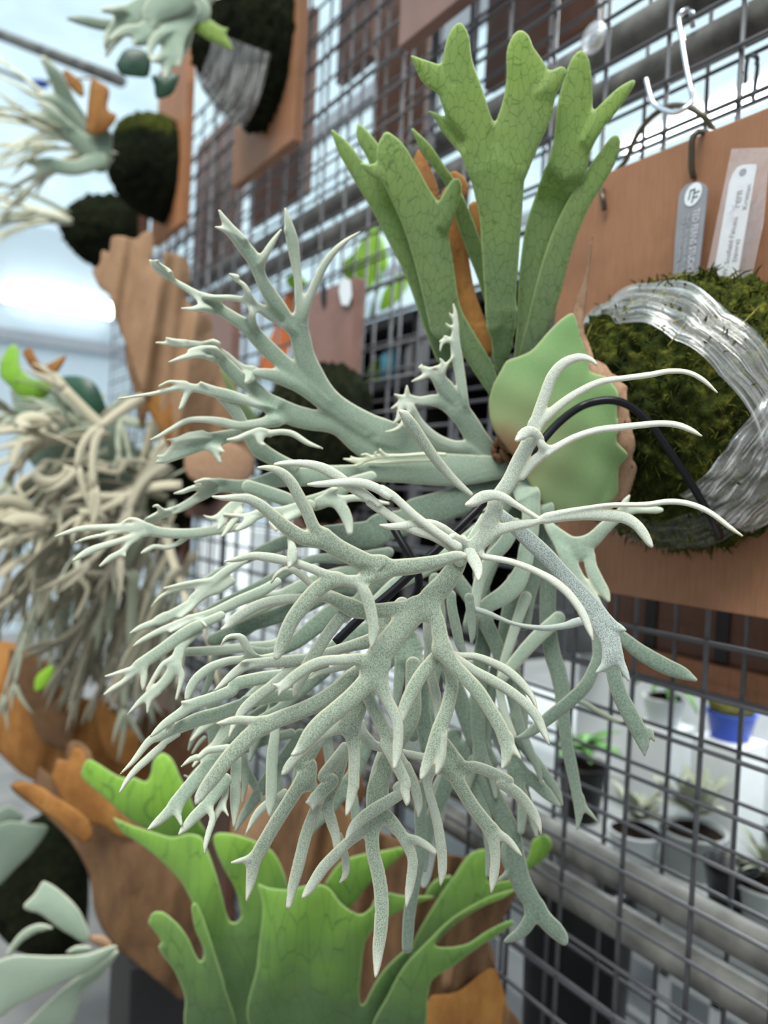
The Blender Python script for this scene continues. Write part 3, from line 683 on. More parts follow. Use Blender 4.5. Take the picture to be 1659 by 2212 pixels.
# lower half of the same frond, hanging towards the viewer
fr(FE,
   ["b 432 426 820,1040,120 760,1150,165 660,1290,195 540,1420,210 480,1530,200",
    "b 426 424 520,1500,190 430,1505,165 350,1510,150 200,1520,140 80,1530,135 @a 1450,1540,140 1330,1505,170 1240,1460,140 1130,1410,112 1000,1405,95 900,1420,90 700,1430,90 520,1470,95 380,1540,95 260,1620,90 @c 140,210,65 75,250,24",
    "d 426 420 330,60,230 200,220,225 100,350,225 0,480,235 @c 1480,560,230 1440,640,220",
    "d 426 422 430,50,200 510,160,145 540,300,148 560,430,170",
    "c 420 412 1440,600,220 1300,520,120 1150,520,95 1000,530,95 880,570,98 770,640,103 680,710,100 630,760,80",
    "c 412 411 650,740,70 610,780,55 590,840,18", "c 412 411 650,745,60 600,755,45 538,740,20",
    "c 420 408 1440,640,220 1380,720,185 1250,850,170 1100,980,168 980,1080,168 880,1190,158 790,1310,105 715,1370,36",
    "c 420 414 1440,640,220 1500,740,150 @d 30,790,125 80,900,108 130,1000,105 165,1120,100 165,1250,95 155,1370,85 135,1480,42",
    "d 422 416 560,420,180 660,560,135 770,680,130 880,800,130 980,950,125 1070,1100,128 1130,1230,128", "d 416 414 1130,1230,120 1140,1330,108 1130,1420,85 1100,1490,28", "d 416 414 1150,1230,80 1190,1300,58 1230,1360,48 1270,1415,12"],
   ["a 432 424 1400,1530,110 1290,1480,120 1200,1440,135 1130,1400,110 1060,1370,95 960,1290,68 880,1220,66 800,1165,58 720,1160,42 650,1210,38 600,1290,14"],
   ["a 430 423 1340,1500,130 1250,1580,128 @c 1150,130,110 1080,220,110 1000,330,110 930,440,115 850,560,110 800,680,95 750,780,75 725,850,20"],
   ["c 430 418 1440,570,130 1340,610,140 1230,680,140 1120,780,140 950,900,150 780,980,150 620,1040,150 450,1110,150", "c 418 414 450,1090,120 330,1062,80 200,1060,78 100,1080,52 40,1090,22",
    "c 418 408 450,1110,150 350,1180,150 230,1300,150 120,1420,140 0,1580,132 @h 880,640,112 830,720,86 800,775,18"],
   ["c 431 422 1400,700,110 1370,800,120 1420,920,110 1500,1080,120 1560,1220,120 @d 60,1280,112 150,1450,110 230,1620,104 @f 60,230,92 80,330,60 75,370,18"],
   ["c 437 430 1330,800,150 1290,950,175 1235,1060,200 1230,1130,180", "c 432 424 1230,1100,150 1080,1150,95 950,1210,92 850,1290,100 720,1420,88 660,1500,76 620,1545,22",
    "c 432 426 1235,1120,150 1250,1220,128 1265,1350,108 1265,1500,105 1260,1655,105 @e 1175,200,100 1150,320,85 1125,420,50 1110,465,14"],
   ["d 430 417 570,380,120 530,470,125 470,540,132 370,660,130 290,800,128 220,950,108 190,1050,76 175,1100,20"],
   ["d 432 424 600,450,70 680,500,76 850,620,92 1000,700,98 1150,790,95 1290,900,95 1400,1020,90 1460,1140,72 1500,1230,42 1520,1285,10"],
   ["d 438 430 600,430,60 690,480,66 850,490,70 1000,540,75 1150,620,80 1280,740,78 1370,860,48 1415,990,12"],
   ["d 432 420 555,440,60 545,530,64 620,620,100 650,730,120 630,860,125 590,1000,130 540,1130,140 500,1260,140 450,1390,118 400,1520,86 375,1580,36", "d 422 421 560,1200,90 560,1300,90 552,1400,88 530,1480,68 510,1535,36"],
   ["d 446 442 430,150,85 430,280,85 445,400,85 440,560,90 470,700,95 510,860,92 520,1010,66 505,1090,14"],
   thick=0.0011, bulge=0.55)
# arm reaching left from the same level
fr(FE,
   ["b 424 420 840,1040,60 770,1040,95 600,1090,120 400,1130,150 200,1150,160 0,1180,210 @a 1560,1150,230",
    "a 420 414 1600,1120,170 1500,1120,180 1350,1050,172 1200,970,172 1080,880,175", "a 414 408 1060,860,140 990,790,118 920,630,110 850,500,108 790,390,100 720,310,88 640,265,68 560,250,48 485,250,22",
    "a 414 406 1060,900,150 900,880,140 790,820,130 700,750,120 600,660,110 500,580,100 400,530,88 280,520,68 170,520,48 80,510,22",
    "a 420 414 1600,1190,150 1500,1240,110 1350,1265,100 1200,1255,115", "a 414 408 1200,1240,100 1100,1210,92 980,1160,80 850,1110,75 720,1080,85 560,1050,85 430,1040,68 300,1070,52 190,1090,18",
    "a 414 408 1180,1250,120 1110,1280,140 1020,1340,150 920,1450,150 830,1560,140 @c 688,203,132 640,320,128 600,420,108 570,490,66",
    "a 416 410 1340,1270,90 1400,1300,90 1450,1380,108 1490,1500,110 @c 1437,203,100 1440,260,98 1430,340,74 1420,410,24"],
   ["a 418 408 790,830,50 775,880,56 785,930,66 798,1010,95 785,1080,90 765,1140,28"],
   thick=0.0011, bulge=0.55)
# stalk joining the front frond to the plant (behind)
fr(FM, ["b 600 440 1260,330,110 1150,500,110 1010,740,110 900,920,110 850,980,100"], thick=0.0014)
fr(FE, ["b 480 460 900,490,46 760,370,75 640,240,90 540,110,95 @m 800,880,75 752,812,48 728,795,14"], bulge=0.6)
# dark grey frond curving down at right with a swallow-tail tip
fr(M['felt_blue'], ["k 455 436 -20,230,100 20,270,110 150,380,130 280,500,150 420,630,150 530,750,142 640,870,150 760,1010,170 860,1140,190 950,1280,205",
             "k 436 432 930,1250,190 970,1340,190 1000,1430,180 1010,1520,180", "k 432 430 1000,1500,150 950,1600,98 @l 1200,215,28", "k 432 430 1020,1520,150 @l 1420,150,80 1460,230,60 1485,290,24", "k 436 434 960,1260,140 1060,1275,90 1125,1290,22"], thick=0.0012, bulge=0.5)
fr(M['felt_blue'], ["d 500 505 860,70,56 960,100,56 1080,150,42 1200,195,36 1350,225,44 1500,235,56 1655,215,62 @k 650,1230,78 730,1210,78 800,1200,40"], bulge=0.7)
# second tier, just behind the front frond
fr(FE,
   ["d 465 455 560,1250,120 620,1340,140 670,1440,165 720,1500,150 850,1480,110 1000,1530,110 1150,1610,110 @f 930,170,108 1060,260,108 1160,370,104 1230,480,84 1265,560,50 1280,630,12",
    "d 460 456 690,1450,140 640,1540,140 @f 480,60,150 570,220,130 660,370,130 760,500,130 840,600,132", "f 456 452 830,590,120 860,720,108 870,850,95 860,980,88 845,1080,60 835,1150,18", "f 456 453 850,620,90 920,640,80 1000,700,68 1070,780,45 1110,830,10",
    "f 460 455 440,30,150 330,40,110 260,90,110", "f 456 450 260,80,110 270,220,82 310,370,86 350,520,90 380,700,95 395,850,90 395,980,74 380,1085,18",
    "d 461 466 640,1430,110 500,1400,80 380,1390,76 280,1370,78 200,1350,70 @c 1460,1290,90 1390,1240,108 1340,1160,90 1330,1080,70"],
   ["d 462 456 180,1380,80 250,1500,90 @f 70,20,98 120,130,100 165,260,95 185,380,74 180,480,12"], thick=0.001, bulge=0.5)
fr(FE,
   ["c 460 452 960,1240,90 880,1330,140 800,1450,180 @e 770,20,165 760,100,175 740,170,170", "e 452 445 720,140,120 660,240,130 560,400,125 460,560,125 380,700,125 310,820,125 270,880,120",
    "e 445 443 290,850,80 180,865,58 85,886,20", "e 445 442 275,880,115 270,960,110 250,1080,80 218,1222,20", "e 452 456 760,140,110 810,190,90 850,260,90 870,330,80"],
   ["e 462 450 900,270,100 860,350,100 800,500,110 750,640,110 710,800,110 670,960,108 630,1110,92 595,1275,50"],
   ["c 458 452 1180,1300,90 1090,1430,110 990,1570,115 @e 980,150,130 880,260,120 815,330,100", "e 452 450 850,300,70 800,335,40 752,347,14", "e 452 450 840,300,80 815,350,55 812,412,16"],
   ["c 468 462 1190,1320,100 @e 1020,120,120 960,250,140 930,370,115", "e 462 454 930,350,100 980,520,105 1020,650,88 1036,760,76 1035,842,26"], thick=0.001, bulge=0.45)
fr(FE,
   ["d 480 462 300,560,140 300,800,150 270,1050,170 @e 1470,-40,150 1450,60,160 1400,200,195 1390,330,205 1390,440,190",
    "e 462 455 1380,470,170 1260,600,112 1130,700,100 1000,830,108 900,940,108 820,1060,96 760,1150,72 722,1196,26",
    "e 462 448 1385,470,160 1345,620,130 1350,780,130 1390,950,130 1420,1120,130 1430,1300,130 1420,1480,125 1400,1650,108 @x 850,1340,38 843,1386,10",
    "e 462 456 1400,440,150 1480,480,130 1570,590,120 @f 20,620,110 90,740,105 130,860,95 120,1000,92 95,1150,72 72,1286,16", "f 458 456 110,680,100 160,680,80 250,730,72 330,790,56"],
   ["f 456 450 60,170,90 0,215,100 @e 1600,260,105 1480,340,115 1350,420,120 1230,510,108 1160,590,80 1105,690,20"],
   ["e 470 466 1050,640,60 1090,780,70 1110,900,75 1100,1000,58 1055,1062,20"], thick=0.001, bulge=0.45)
fr(FM, ["c 500 488 560,1130,80 548,1250,95 530,1400,105 525,1600,105 @e 440,250,105 430,380,78 424,462,22"], bulge=0.45)
fr(FM, ["c 490 484 1550,1180,66 1510,1350,78 1470,1480,84 1428,1605,66"], bulge=0.45)
fr(FM, ["h 500 492 1170,380,90 1160,480,98 1155,650,98 1150,800,84 1142,972,22"], bulge=0.45)
fr(FM, ["e 505 495 560,250,60 500,300,68 380,380,78 290,480,62 208,632,12"], bulge=0.45)
fr(FM,
   ["h 490 478 1080,300,130 1000,350,145 900,450,140 780,580,130 680,700,130 620,780,120", "h 478 474 630,770,110 520,880,90 440,950,66 372,1002,18", "h 478 474 640,760,90 640,860,66 672,960,26",
    "h 490 486 980,360,90 880,360,70 830,355,60 760,372,52 668,442,12"],
   ["h 486 480 1180,300,70 1130,272,68 1000,282,68 900,300,62 830,355,50"],
   ["h 484 474 1060,560,130 960,700,115 880,800,110 780,900,100 700,990,68 648,1046,16", "h 478 474 900,790,70 940,850,58 948,930,62 920,1020,58 890,1130,46 880,1216,16"],
   ["h 488 482 1070,640,60 1060,720,58 1010,820,60 950,930,60", "h 484 482 1040,770,44 1060,820,38 1092,882,16"], bulge=0.45)
fr(FE,
   ["d 470 455 200,20,130 100,120,140 0,170,150 @c 1500,290,140 1400,350,130 1150,420,95 900,500,105 700,530,112 450,545,96 300,570,92 180,650,80 80,740,52 8,802,12", "c 452 450 330,560,50 300,540,34 275,542,16"],
   ["c 462 450 860,520,110 760,560,115 640,660,105 520,760,100 400,850,100 280,960,92 220,1050,68 170,1140,46 142,1222,12"],
   ["c 470 464 1240,560,80 1100,600,60 950,640,50 890,680,40 862,696,16"], bulge=0.45)
fr(FM, ["g 500 488 1655,700,90 1560,720,90 1460,730,80 1400,720,72 1300,728,72 1200,742,76 1050,800,84 930,900,90 870,1000,80 850,1070,55", "g 490 486 1450,710,80 1400,650,76 1340,540,76 1280,512,48 1200,530,36 1148,602,12"], bulge=0.45)
fr(FM,
   ["c 490 480 760,650,110 600,660,110 400,690,120 200,740,120 @g 1250,1000,112 1050,1080,110 900,1130,108 780,1210,90 650,1300,76 560,1380,48 516,1418,10", "g 482 480 870,1120,50 830,1112,38 795,1102,14"],
   ["c 498 484 700,830,110 500,850,120 300,900,125 @g 1400,1110,122 1150,1205,130 950,1260,130 780,1330,112 600,1410,90 @h 380,215,72 240,390,46 118,512,10"],
   ["g 488 482 760,1390,60 640,1470,64 @h 500,250,68 380,360,72 260,470,62 180,570,46 118,672,18"],
   ["g 486 482 780,1200,60 720,1270,54 680,1330,46 668,1382,24"], bulge=0.4)
# long strap fronds fanning out to the left of the crown
fr(FM,
   ["p 620 590 1095,1003,58 1060,1008,66 1000,996,74 900,970,84 820,945,80", "p 590 568 830,945,70 760,905,60 @j 1655,1110,180 1550,990,185 1470,850,190 1400,700,188 1370,560,185 1350,440,165",
    "j 566 545 1360,400,120 1400,280,105 1450,160,80 @n 220,1390,42 270,1310,38 340,1240,26 422,1186,8", "j 566 550 1350,420,130 1360,300,92 1350,150,80 1340,0,75 @n 75,1240,62 55,1150,46 38,1068,12",
    "j 566 540 1330,480,130 1250,400,138 1180,280,138 1080,130,128 1010,0,110 @r 1300,1330,74 1230,1240,66 1170,1160,50 1122,1078,12", "r 542 540 1240,1230,44 1180,1186,36 1103,1162,10", "r 546 542 1330,1350,46 1390,1250,34 1437,1178,10",
    "j 568 548 1200,380,110 1100,330,105 1000,270,80 880,210,62 750,180,56 600,180,56 490,178,60",
    "j 578 560 1620,1100,150 1500,990,160 1400,920,155 1250,800,150 1120,680,150 1000,560,148 900,450,132 780,370,112 650,290,108 540,220,110 430,150,80 320,80,58 220,20,52 @r 850,1400,46 800,1370,36 768,1333,12", "r 534 532 860,1400,40 815,1360,26 800,1340,18 812,1336,10",
    "j 552 548 560,270,90 500,262,80 400,280,48 300,275,18", "j 555 545 930,440,84 930,300,58 905,170,66 860,70,46 780,10,36 @r 1210,1420,34 1176,1404,12",
    "p 588 566 790,930,60 @j 1700,1210,150 1400,990,140 1250,920,130 1100,870,112 950,850,80",
    "p 598 564 900,985,60 800,965,60 @j 1700,1330,170 1450,1270,190 1300,1230,195 1150,1160,185 1050,1080,132 950,990,128 820,900,130 700,780,120 620,710,88 540,680,70",
    "j 552 546 580,700,80 480,690,64 420,690,58 300,720,48 188,756,16", "j 556 550 640,700,60 600,640,56 500,640,70 400,650,50 370,655,28",
    "j 564 550 1150,1170,140 980,1130,82 850,1090,92 700,1050,110 550,1010,90 400,985,72 300,965,58", "j 550 546 330,975,60 180,1005,46 60,1035,36 @z 940,595,16", "j 550 546 320,955,42 200,930,28 100,970,18", "j 551 548 350,1030,62 300,1150,44 276,1182,16", "j 552 549 560,1010,60 510,970,40 470,936,16",
    "j 566 552 1150,1270,140 1000,1305,92 800,1320,82 650,1290,80 500,1270,60 350,1280,50 200,1360,44 100,1420,38 20,1450,12"],
   ["j 572 548 1040,870,80 960,850,80 820,790,62 700,690,58 600,640,56 450,600,66 300,590,56 170,590,38 72,580,16", "j 550 548 330,590,50 240,572,46 163,538,16", "j 556 552 960,850,70 930,840,90 910,900,90 880,934,36", "j 552 550 520,590,40 580,570,50 640,590,30"], bulge=0.4, thick=0.0012, k=11)
fr(FM,
   ["j 556 572 640,1050,90 770,1180,112 860,1330,104 920,1430,124 1000,1540,150 1150,1630,130 1300,1700,120"],
   ["j 570 552 900,1400,110 720,1420,120 550,1460,130 400,1520,120 250,1590,90 130,1640,60 @i 860,200,18", "j 556 552 560,1440,70 400,1440,60 300,1450,46 170,1452,16", "j 556 552 300,1500,60 230,1510,50 150,1600,40 @i 870,145,20", "j 556 553 560,1510,90 640,1540,50 680,1560,18", "j 556 554 590,1530,70 620,1600,52 645,1650,32", "j 558 552 480,1400,70 350,1420,56 250,1480,40"],
   ["j 556 548 1090,1395,70 1000,1380,70 900,1400,56 800,1440,48 708,1452,20", "j 552 549 1000,1400,80 1000,1450,70 1015,1490,44 1060,1500,14"],
   ["j 552 546 1100,1390,56 1200,1382,54 1300,1400,54 1430,1480,46 1565,1530,14"], bulge=0.4, thick=0.0012, k=11)
# young hand-shaped frond with knobbly pale tips
fr(FM,
   ["m 622 600 1350,1110,120 1270,1070,150 1200,980,140 1130,860,128 1060,770,130", "m 598 590 1110,760,66 1092,600,62 1072,480,68 1060,380,58 1064,290,38 1060,210,24 1048,156,8", "m 592 590 1050,380,34 1010,370,30 980,395,20 970,438,8", "m 592 590 1010,370,24 985,375,18 966,380,7", "m 592 590 1050,300,24 1022,290,18 1004,272,7", "m 592 590 1052,250,22 1034,225,15 1026,210,6", "m 592 590 1010,365,22 1000,352,14 996,348,8",
    "m 600 588 1070,780,120 1000,660,108 950,600,68 910,565,48 880,548,40 845,536,12", "m 590 588 900,570,44 860,595,28 800,620,9", "m 590 588 870,550,28 858,530,16 860,518,7", "m 590 588 905,560,28 915,545,10", "m 592 588 980,610,50 975,550,46 985,510,28 968,482,8", "m 590 588 975,540,28 945,535,20 922,540,8", "m 590 588 985,560,32 1010,520,22 1042,478,9",
    "m 602 585 1070,780,110 950,735,76 850,735,52 790,722,46 750,720,40 700,698,12", "m 588 586 775,715,36 772,680,30 772,645,10", "m 588 586 745,730,36 720,755,26 680,780,10", "m 586 584 750,740,40 730,800,36 720,840,30 690,872,10", "m 586 584 770,760,40 790,790,40 760,850,34 730,890,26 690,912,20 642,920,8",
    "m 615 588 1230,1080,120 1150,1020,90 1050,1000,60 960,965,58 890,910,52 840,850,46 800,770,34 780,765,20"],
   st=2.2, bulge=0.35, k=6)
fr(M['felt_cream'], ["m 590 580 1000,1055,20 900,1052,24 750,1062,22 660,1065,26 560,1078,30 480,1095,34 395,1082,10", "m 581 580 640,1062,22 615,1035,18 610,1022,8", "m 581 580 560,1075,22 530,1055,16 500,1058,10", "m 581 580 480,1090,22 452,1078,14 436,1066,6", "m 581 580 600,1066,18 580,1048,12 590,1040,7", "m 581 580 500,1110,18 470,1122,12 440,1122,8"],
   ["m 592 586 930,1090,16 780,1095,20 650,1105,20 540,1108,8"], st=2.0, k=5)
# broad drooping straps below the crown
fr(FM, ["a 590 560 1655,1010,20 1655,270,130 1400,290,150 1150,310,170 900,330,175 700,340,165 500,390,130 350,420,120 @i 1400,420,150"][0:0] or
   ["p 622 590 1080,1010,50 980,1015,70 880,1012,64 800,1018,44", "b 590 565 200,270,60 0,280,80 @a 1500,280,120 1300,300,150 1100,315,170 900,330,175 700,340,165 500,390,130 350,420,125 200,410,120 @i 1400,415,130 1300,480,100 1200,540,82 1100,600,78 980,650,66 850,700,56 740,760,56",
    "i 552 548 1420,410,76 1310,362,48 1205,378,18", "i 552 548 1380,420,56 1200,430,48 1100,465,42 1018,482,14", "i 552 548 900,660,50 830,690,40 780,710,20", "i 552 548 1000,640,50 920,640,40 870,590,30 830,600,14"],
   ["a 575 560 1500,330,100 1300,400,120 1150,500,140 1000,560,150 850,570,120 700,520,130 550,470,130 400,420,120"],
   ["a 562 552 1040,560,110 1150,530,90 1250,530,66 1400,520,64 1550,555,46 1655,572,30", "a 560 552 1130,550,90 1200,570,108 1260,650,108 1295,740,92 1310,828,60", "a 562 555 1100,520,90 1150,460,70 1190,440,30"],
   ["a 562 548 950,590,110 820,610,90 700,640,86 500,660,80 400,740,80 300,805,40", "a 556 550 500,670,60 350,682,44 180,668,22", "a 560 550 900,620,90 780,690,70 700,740,40"],
   ["a 560 550 320,560,90 250,600,90 130,690,60 60,702,34 0,678,16", "a 556 550 220,640,70 160,740,70 130,800,30", "a 556 550 330,650,70 260,740,60 200,820,44 160,870,20", "a 556 552 640,700,60 600,740,40 650,810,30"], bulge=0.4, thick=0.0012)
fr(FM, ["i 575 556 1655,770,60 1500,800,78 1400,810,86 1150,840,92 900,830,96 780,800,110 700,790,90", "i 556 552 720,790,90 600,785,70 400,782,54 200,795,52 80,825,42 @A 440,218,14", "i 556 552 750,830,80 650,870,60 450,930,56 300,980,66 200,1030,58 118,1082,22", "i 556 553 680,880,50 620,930,46 560,1000,54 450,1060,56 355,1132,20", "i 555 553 560,1010,36 585,1045,14", "i 557 554 760,790,60 700,730,50 620,710,30 560,740,16", "i 556 552 620,800,50 400,850,36 250,880,30 130,920,12"],
   ["i 570 558 1150,860,50 1050,930,46 950,965,46 850,955,44 780,985,44 728,1015,20"], bulge=0.4)
fr(FM, ["g 545 530 1655,30,80 1500,120,100 1300,205,100 1100,300,92 1000,330,80 850,370,66 700,430,66 560,490,56 430,560,42 366,604,12", "g 532 530 880,360,50 950,362,46 1020,425,22", "g 532 530 860,380,52 780,430,46 700,475,16"],
   ["g 555 540 1240,20,80 1130,90,88 1000,140,76 850,240,80 700,330,92 600,375,80", "g 540 536 640,350,80 560,390,66 430,440,56 335,488,14", "g 548 540 1000,120,60 930,180,60 880,260,56 790,340,44", "g 550 544 1080,20,50 950,30,52 800,55,44 640,85,16", "g 550 544 950,60,40 800,90,36 690,120,36 600,170,32 522,256,10", "i 556 548 1655,1080,60 1500,1170,80 1350,1290,84 1200,1420,84"],
   ["g 540 526 1150,330,80 1000,400,90 900,440,100 780,520,112 620,640,112 500,720,108 420,780,112", "g 526 522 440,770,80 370,810,66 270,835,48 115,876,18", "g 526 522 400,810,76 280,920,50 180,985,48 105,1038,20", "g 526 523 440,790,80 460,850,64 455,930,54 450,988,24"],
   ["g 540 526 950,470,80 860,540,84 790,620,92 755,720,104 735,790,104", "g 526 520 730,800,100 650,920,92 560,1010,92 440,1090,60 315,1214,12", "g 522 520 560,1020,66 510,1090,52 490,1202,16", "g 526 523 750,790,84 800,880,60 750,1080,24", "g 526 523 700,730,60 630,770,50 570,860,48 490,990,30"],
   ["g 560 545 1655,570,80 1600,600,98 1400,612,90 1150,640,88 850,655,80"], bulge=0.4)
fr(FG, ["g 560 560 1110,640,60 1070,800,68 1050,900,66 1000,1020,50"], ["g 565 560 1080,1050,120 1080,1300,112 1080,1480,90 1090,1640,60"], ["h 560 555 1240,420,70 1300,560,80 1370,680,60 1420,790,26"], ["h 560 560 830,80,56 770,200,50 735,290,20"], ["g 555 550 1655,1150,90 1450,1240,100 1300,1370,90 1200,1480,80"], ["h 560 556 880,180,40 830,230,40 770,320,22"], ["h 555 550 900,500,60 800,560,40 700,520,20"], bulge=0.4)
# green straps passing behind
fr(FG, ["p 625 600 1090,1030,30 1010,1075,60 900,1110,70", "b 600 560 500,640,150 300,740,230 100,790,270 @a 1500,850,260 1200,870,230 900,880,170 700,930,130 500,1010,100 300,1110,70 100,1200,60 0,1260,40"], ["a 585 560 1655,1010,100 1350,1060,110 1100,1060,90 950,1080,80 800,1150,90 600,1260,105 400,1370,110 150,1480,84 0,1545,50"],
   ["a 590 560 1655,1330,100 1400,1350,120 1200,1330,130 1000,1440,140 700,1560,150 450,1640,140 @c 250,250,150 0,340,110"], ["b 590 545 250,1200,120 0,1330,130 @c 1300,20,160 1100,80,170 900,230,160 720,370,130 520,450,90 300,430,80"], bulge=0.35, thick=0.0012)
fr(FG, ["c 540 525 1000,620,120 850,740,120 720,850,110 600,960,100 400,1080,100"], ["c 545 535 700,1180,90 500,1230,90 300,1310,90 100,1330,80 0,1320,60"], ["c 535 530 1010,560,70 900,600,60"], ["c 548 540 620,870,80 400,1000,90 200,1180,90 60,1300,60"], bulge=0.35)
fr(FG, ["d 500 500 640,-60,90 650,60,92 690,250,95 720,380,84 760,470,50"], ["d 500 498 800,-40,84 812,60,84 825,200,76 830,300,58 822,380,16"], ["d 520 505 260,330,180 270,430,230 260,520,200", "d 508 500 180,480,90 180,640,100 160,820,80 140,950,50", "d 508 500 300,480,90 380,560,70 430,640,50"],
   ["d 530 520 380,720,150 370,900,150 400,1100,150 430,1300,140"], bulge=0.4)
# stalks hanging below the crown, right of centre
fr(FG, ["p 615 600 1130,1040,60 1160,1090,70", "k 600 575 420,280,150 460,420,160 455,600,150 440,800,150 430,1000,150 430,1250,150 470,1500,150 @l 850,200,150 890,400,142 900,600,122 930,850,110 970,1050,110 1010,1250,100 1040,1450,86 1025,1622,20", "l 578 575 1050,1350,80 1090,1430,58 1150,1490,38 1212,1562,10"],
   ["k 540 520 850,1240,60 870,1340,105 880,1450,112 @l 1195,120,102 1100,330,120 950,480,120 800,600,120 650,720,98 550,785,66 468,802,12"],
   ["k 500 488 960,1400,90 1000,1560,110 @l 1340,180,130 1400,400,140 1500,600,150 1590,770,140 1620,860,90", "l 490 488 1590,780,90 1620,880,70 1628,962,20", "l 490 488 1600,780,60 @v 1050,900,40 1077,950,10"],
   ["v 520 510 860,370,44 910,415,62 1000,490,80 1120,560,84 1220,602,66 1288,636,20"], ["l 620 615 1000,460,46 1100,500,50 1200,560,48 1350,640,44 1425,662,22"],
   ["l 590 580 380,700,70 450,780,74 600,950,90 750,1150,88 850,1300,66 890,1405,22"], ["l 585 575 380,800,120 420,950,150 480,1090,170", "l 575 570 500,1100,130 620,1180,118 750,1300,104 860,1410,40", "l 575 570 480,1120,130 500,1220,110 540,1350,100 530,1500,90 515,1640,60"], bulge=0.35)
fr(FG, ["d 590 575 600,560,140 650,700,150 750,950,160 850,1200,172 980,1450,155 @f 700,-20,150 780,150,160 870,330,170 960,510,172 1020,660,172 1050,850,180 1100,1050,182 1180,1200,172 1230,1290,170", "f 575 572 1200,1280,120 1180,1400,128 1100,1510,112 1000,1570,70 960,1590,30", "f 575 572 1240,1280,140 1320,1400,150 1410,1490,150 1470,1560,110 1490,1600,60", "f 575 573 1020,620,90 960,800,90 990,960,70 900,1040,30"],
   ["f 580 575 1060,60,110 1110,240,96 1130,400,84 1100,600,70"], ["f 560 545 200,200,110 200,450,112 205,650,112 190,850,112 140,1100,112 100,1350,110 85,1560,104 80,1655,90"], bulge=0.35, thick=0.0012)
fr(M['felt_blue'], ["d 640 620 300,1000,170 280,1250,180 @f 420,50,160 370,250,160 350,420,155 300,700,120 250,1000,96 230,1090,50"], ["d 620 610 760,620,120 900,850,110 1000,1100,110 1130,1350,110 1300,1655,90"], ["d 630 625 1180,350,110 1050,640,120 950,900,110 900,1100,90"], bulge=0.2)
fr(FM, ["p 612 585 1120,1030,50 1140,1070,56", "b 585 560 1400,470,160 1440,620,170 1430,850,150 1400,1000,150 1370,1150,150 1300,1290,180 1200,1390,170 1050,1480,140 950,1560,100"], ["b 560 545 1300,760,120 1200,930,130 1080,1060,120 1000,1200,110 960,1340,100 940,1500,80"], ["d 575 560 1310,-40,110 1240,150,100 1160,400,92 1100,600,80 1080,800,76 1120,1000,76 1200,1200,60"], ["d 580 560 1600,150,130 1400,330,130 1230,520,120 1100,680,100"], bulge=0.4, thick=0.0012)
# fork on the right, beside the mound
fr(FM, ["p 610 590 1145,1060,50 1170,1100,56", "k 590 565 420,280,70 450,370,100 520,450,140 610,540,200 720,570,200", "k 566 560 720,540,160 830,480,140 930,380,118 1050,275,104 1180,215,78 1300,215,56 1400,214,66 1446,214,40", "k 561 560 1090,240,80 1120,150,66 1160,85,20", "k 566 556 740,580,170 800,630,112 815,720,112 870,850,122 935,950,98 972,1024,36",
     "k 568 556 600,580,170 620,680,150 690,810,120 790,930,86 880,1040,56 925,1095,16"], bulge=0.4, thick=0.0012)

# upright green fronds
GR = M['green']
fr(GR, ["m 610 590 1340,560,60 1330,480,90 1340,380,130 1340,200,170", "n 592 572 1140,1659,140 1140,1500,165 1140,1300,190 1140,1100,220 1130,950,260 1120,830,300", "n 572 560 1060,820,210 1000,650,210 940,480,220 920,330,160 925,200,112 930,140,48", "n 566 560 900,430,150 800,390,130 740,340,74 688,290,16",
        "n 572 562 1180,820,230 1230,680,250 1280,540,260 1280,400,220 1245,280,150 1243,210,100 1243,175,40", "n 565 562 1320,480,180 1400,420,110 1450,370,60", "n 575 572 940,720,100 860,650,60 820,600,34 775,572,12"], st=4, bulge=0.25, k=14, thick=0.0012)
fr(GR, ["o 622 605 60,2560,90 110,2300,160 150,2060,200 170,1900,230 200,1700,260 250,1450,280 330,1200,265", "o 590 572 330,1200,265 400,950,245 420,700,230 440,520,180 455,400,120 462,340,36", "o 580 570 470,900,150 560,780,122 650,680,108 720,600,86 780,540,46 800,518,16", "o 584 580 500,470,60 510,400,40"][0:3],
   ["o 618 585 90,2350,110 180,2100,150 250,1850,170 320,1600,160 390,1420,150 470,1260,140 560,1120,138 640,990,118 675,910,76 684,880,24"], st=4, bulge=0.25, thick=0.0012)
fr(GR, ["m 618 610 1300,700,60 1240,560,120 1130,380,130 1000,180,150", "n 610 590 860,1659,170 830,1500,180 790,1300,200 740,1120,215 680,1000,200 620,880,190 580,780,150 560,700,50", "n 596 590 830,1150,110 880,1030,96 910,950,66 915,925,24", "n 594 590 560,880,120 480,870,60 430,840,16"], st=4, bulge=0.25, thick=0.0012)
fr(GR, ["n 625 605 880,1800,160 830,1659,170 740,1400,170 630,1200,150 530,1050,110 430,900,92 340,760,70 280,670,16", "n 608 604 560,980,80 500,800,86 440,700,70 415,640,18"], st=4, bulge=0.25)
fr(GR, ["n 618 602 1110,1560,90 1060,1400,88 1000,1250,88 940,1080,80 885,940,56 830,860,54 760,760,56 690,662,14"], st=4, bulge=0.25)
frond(fern, [["n 628 615 720,770,14 730,850,84 765,960,108 800,1060,60"], ["n 628 616 905,905,60 920,960,110 880,1050,120 910,1180,120 920,1330,120 945,1500,130 1000,1659,130 @m 1160,250,130 1220,350,110 1262,440,50", "n 626 620 1010,1060,60 1035,1200,88 1070,1330,60"]], M['dead_orange'], 'dried_frond', 4, label='dried brown frond')
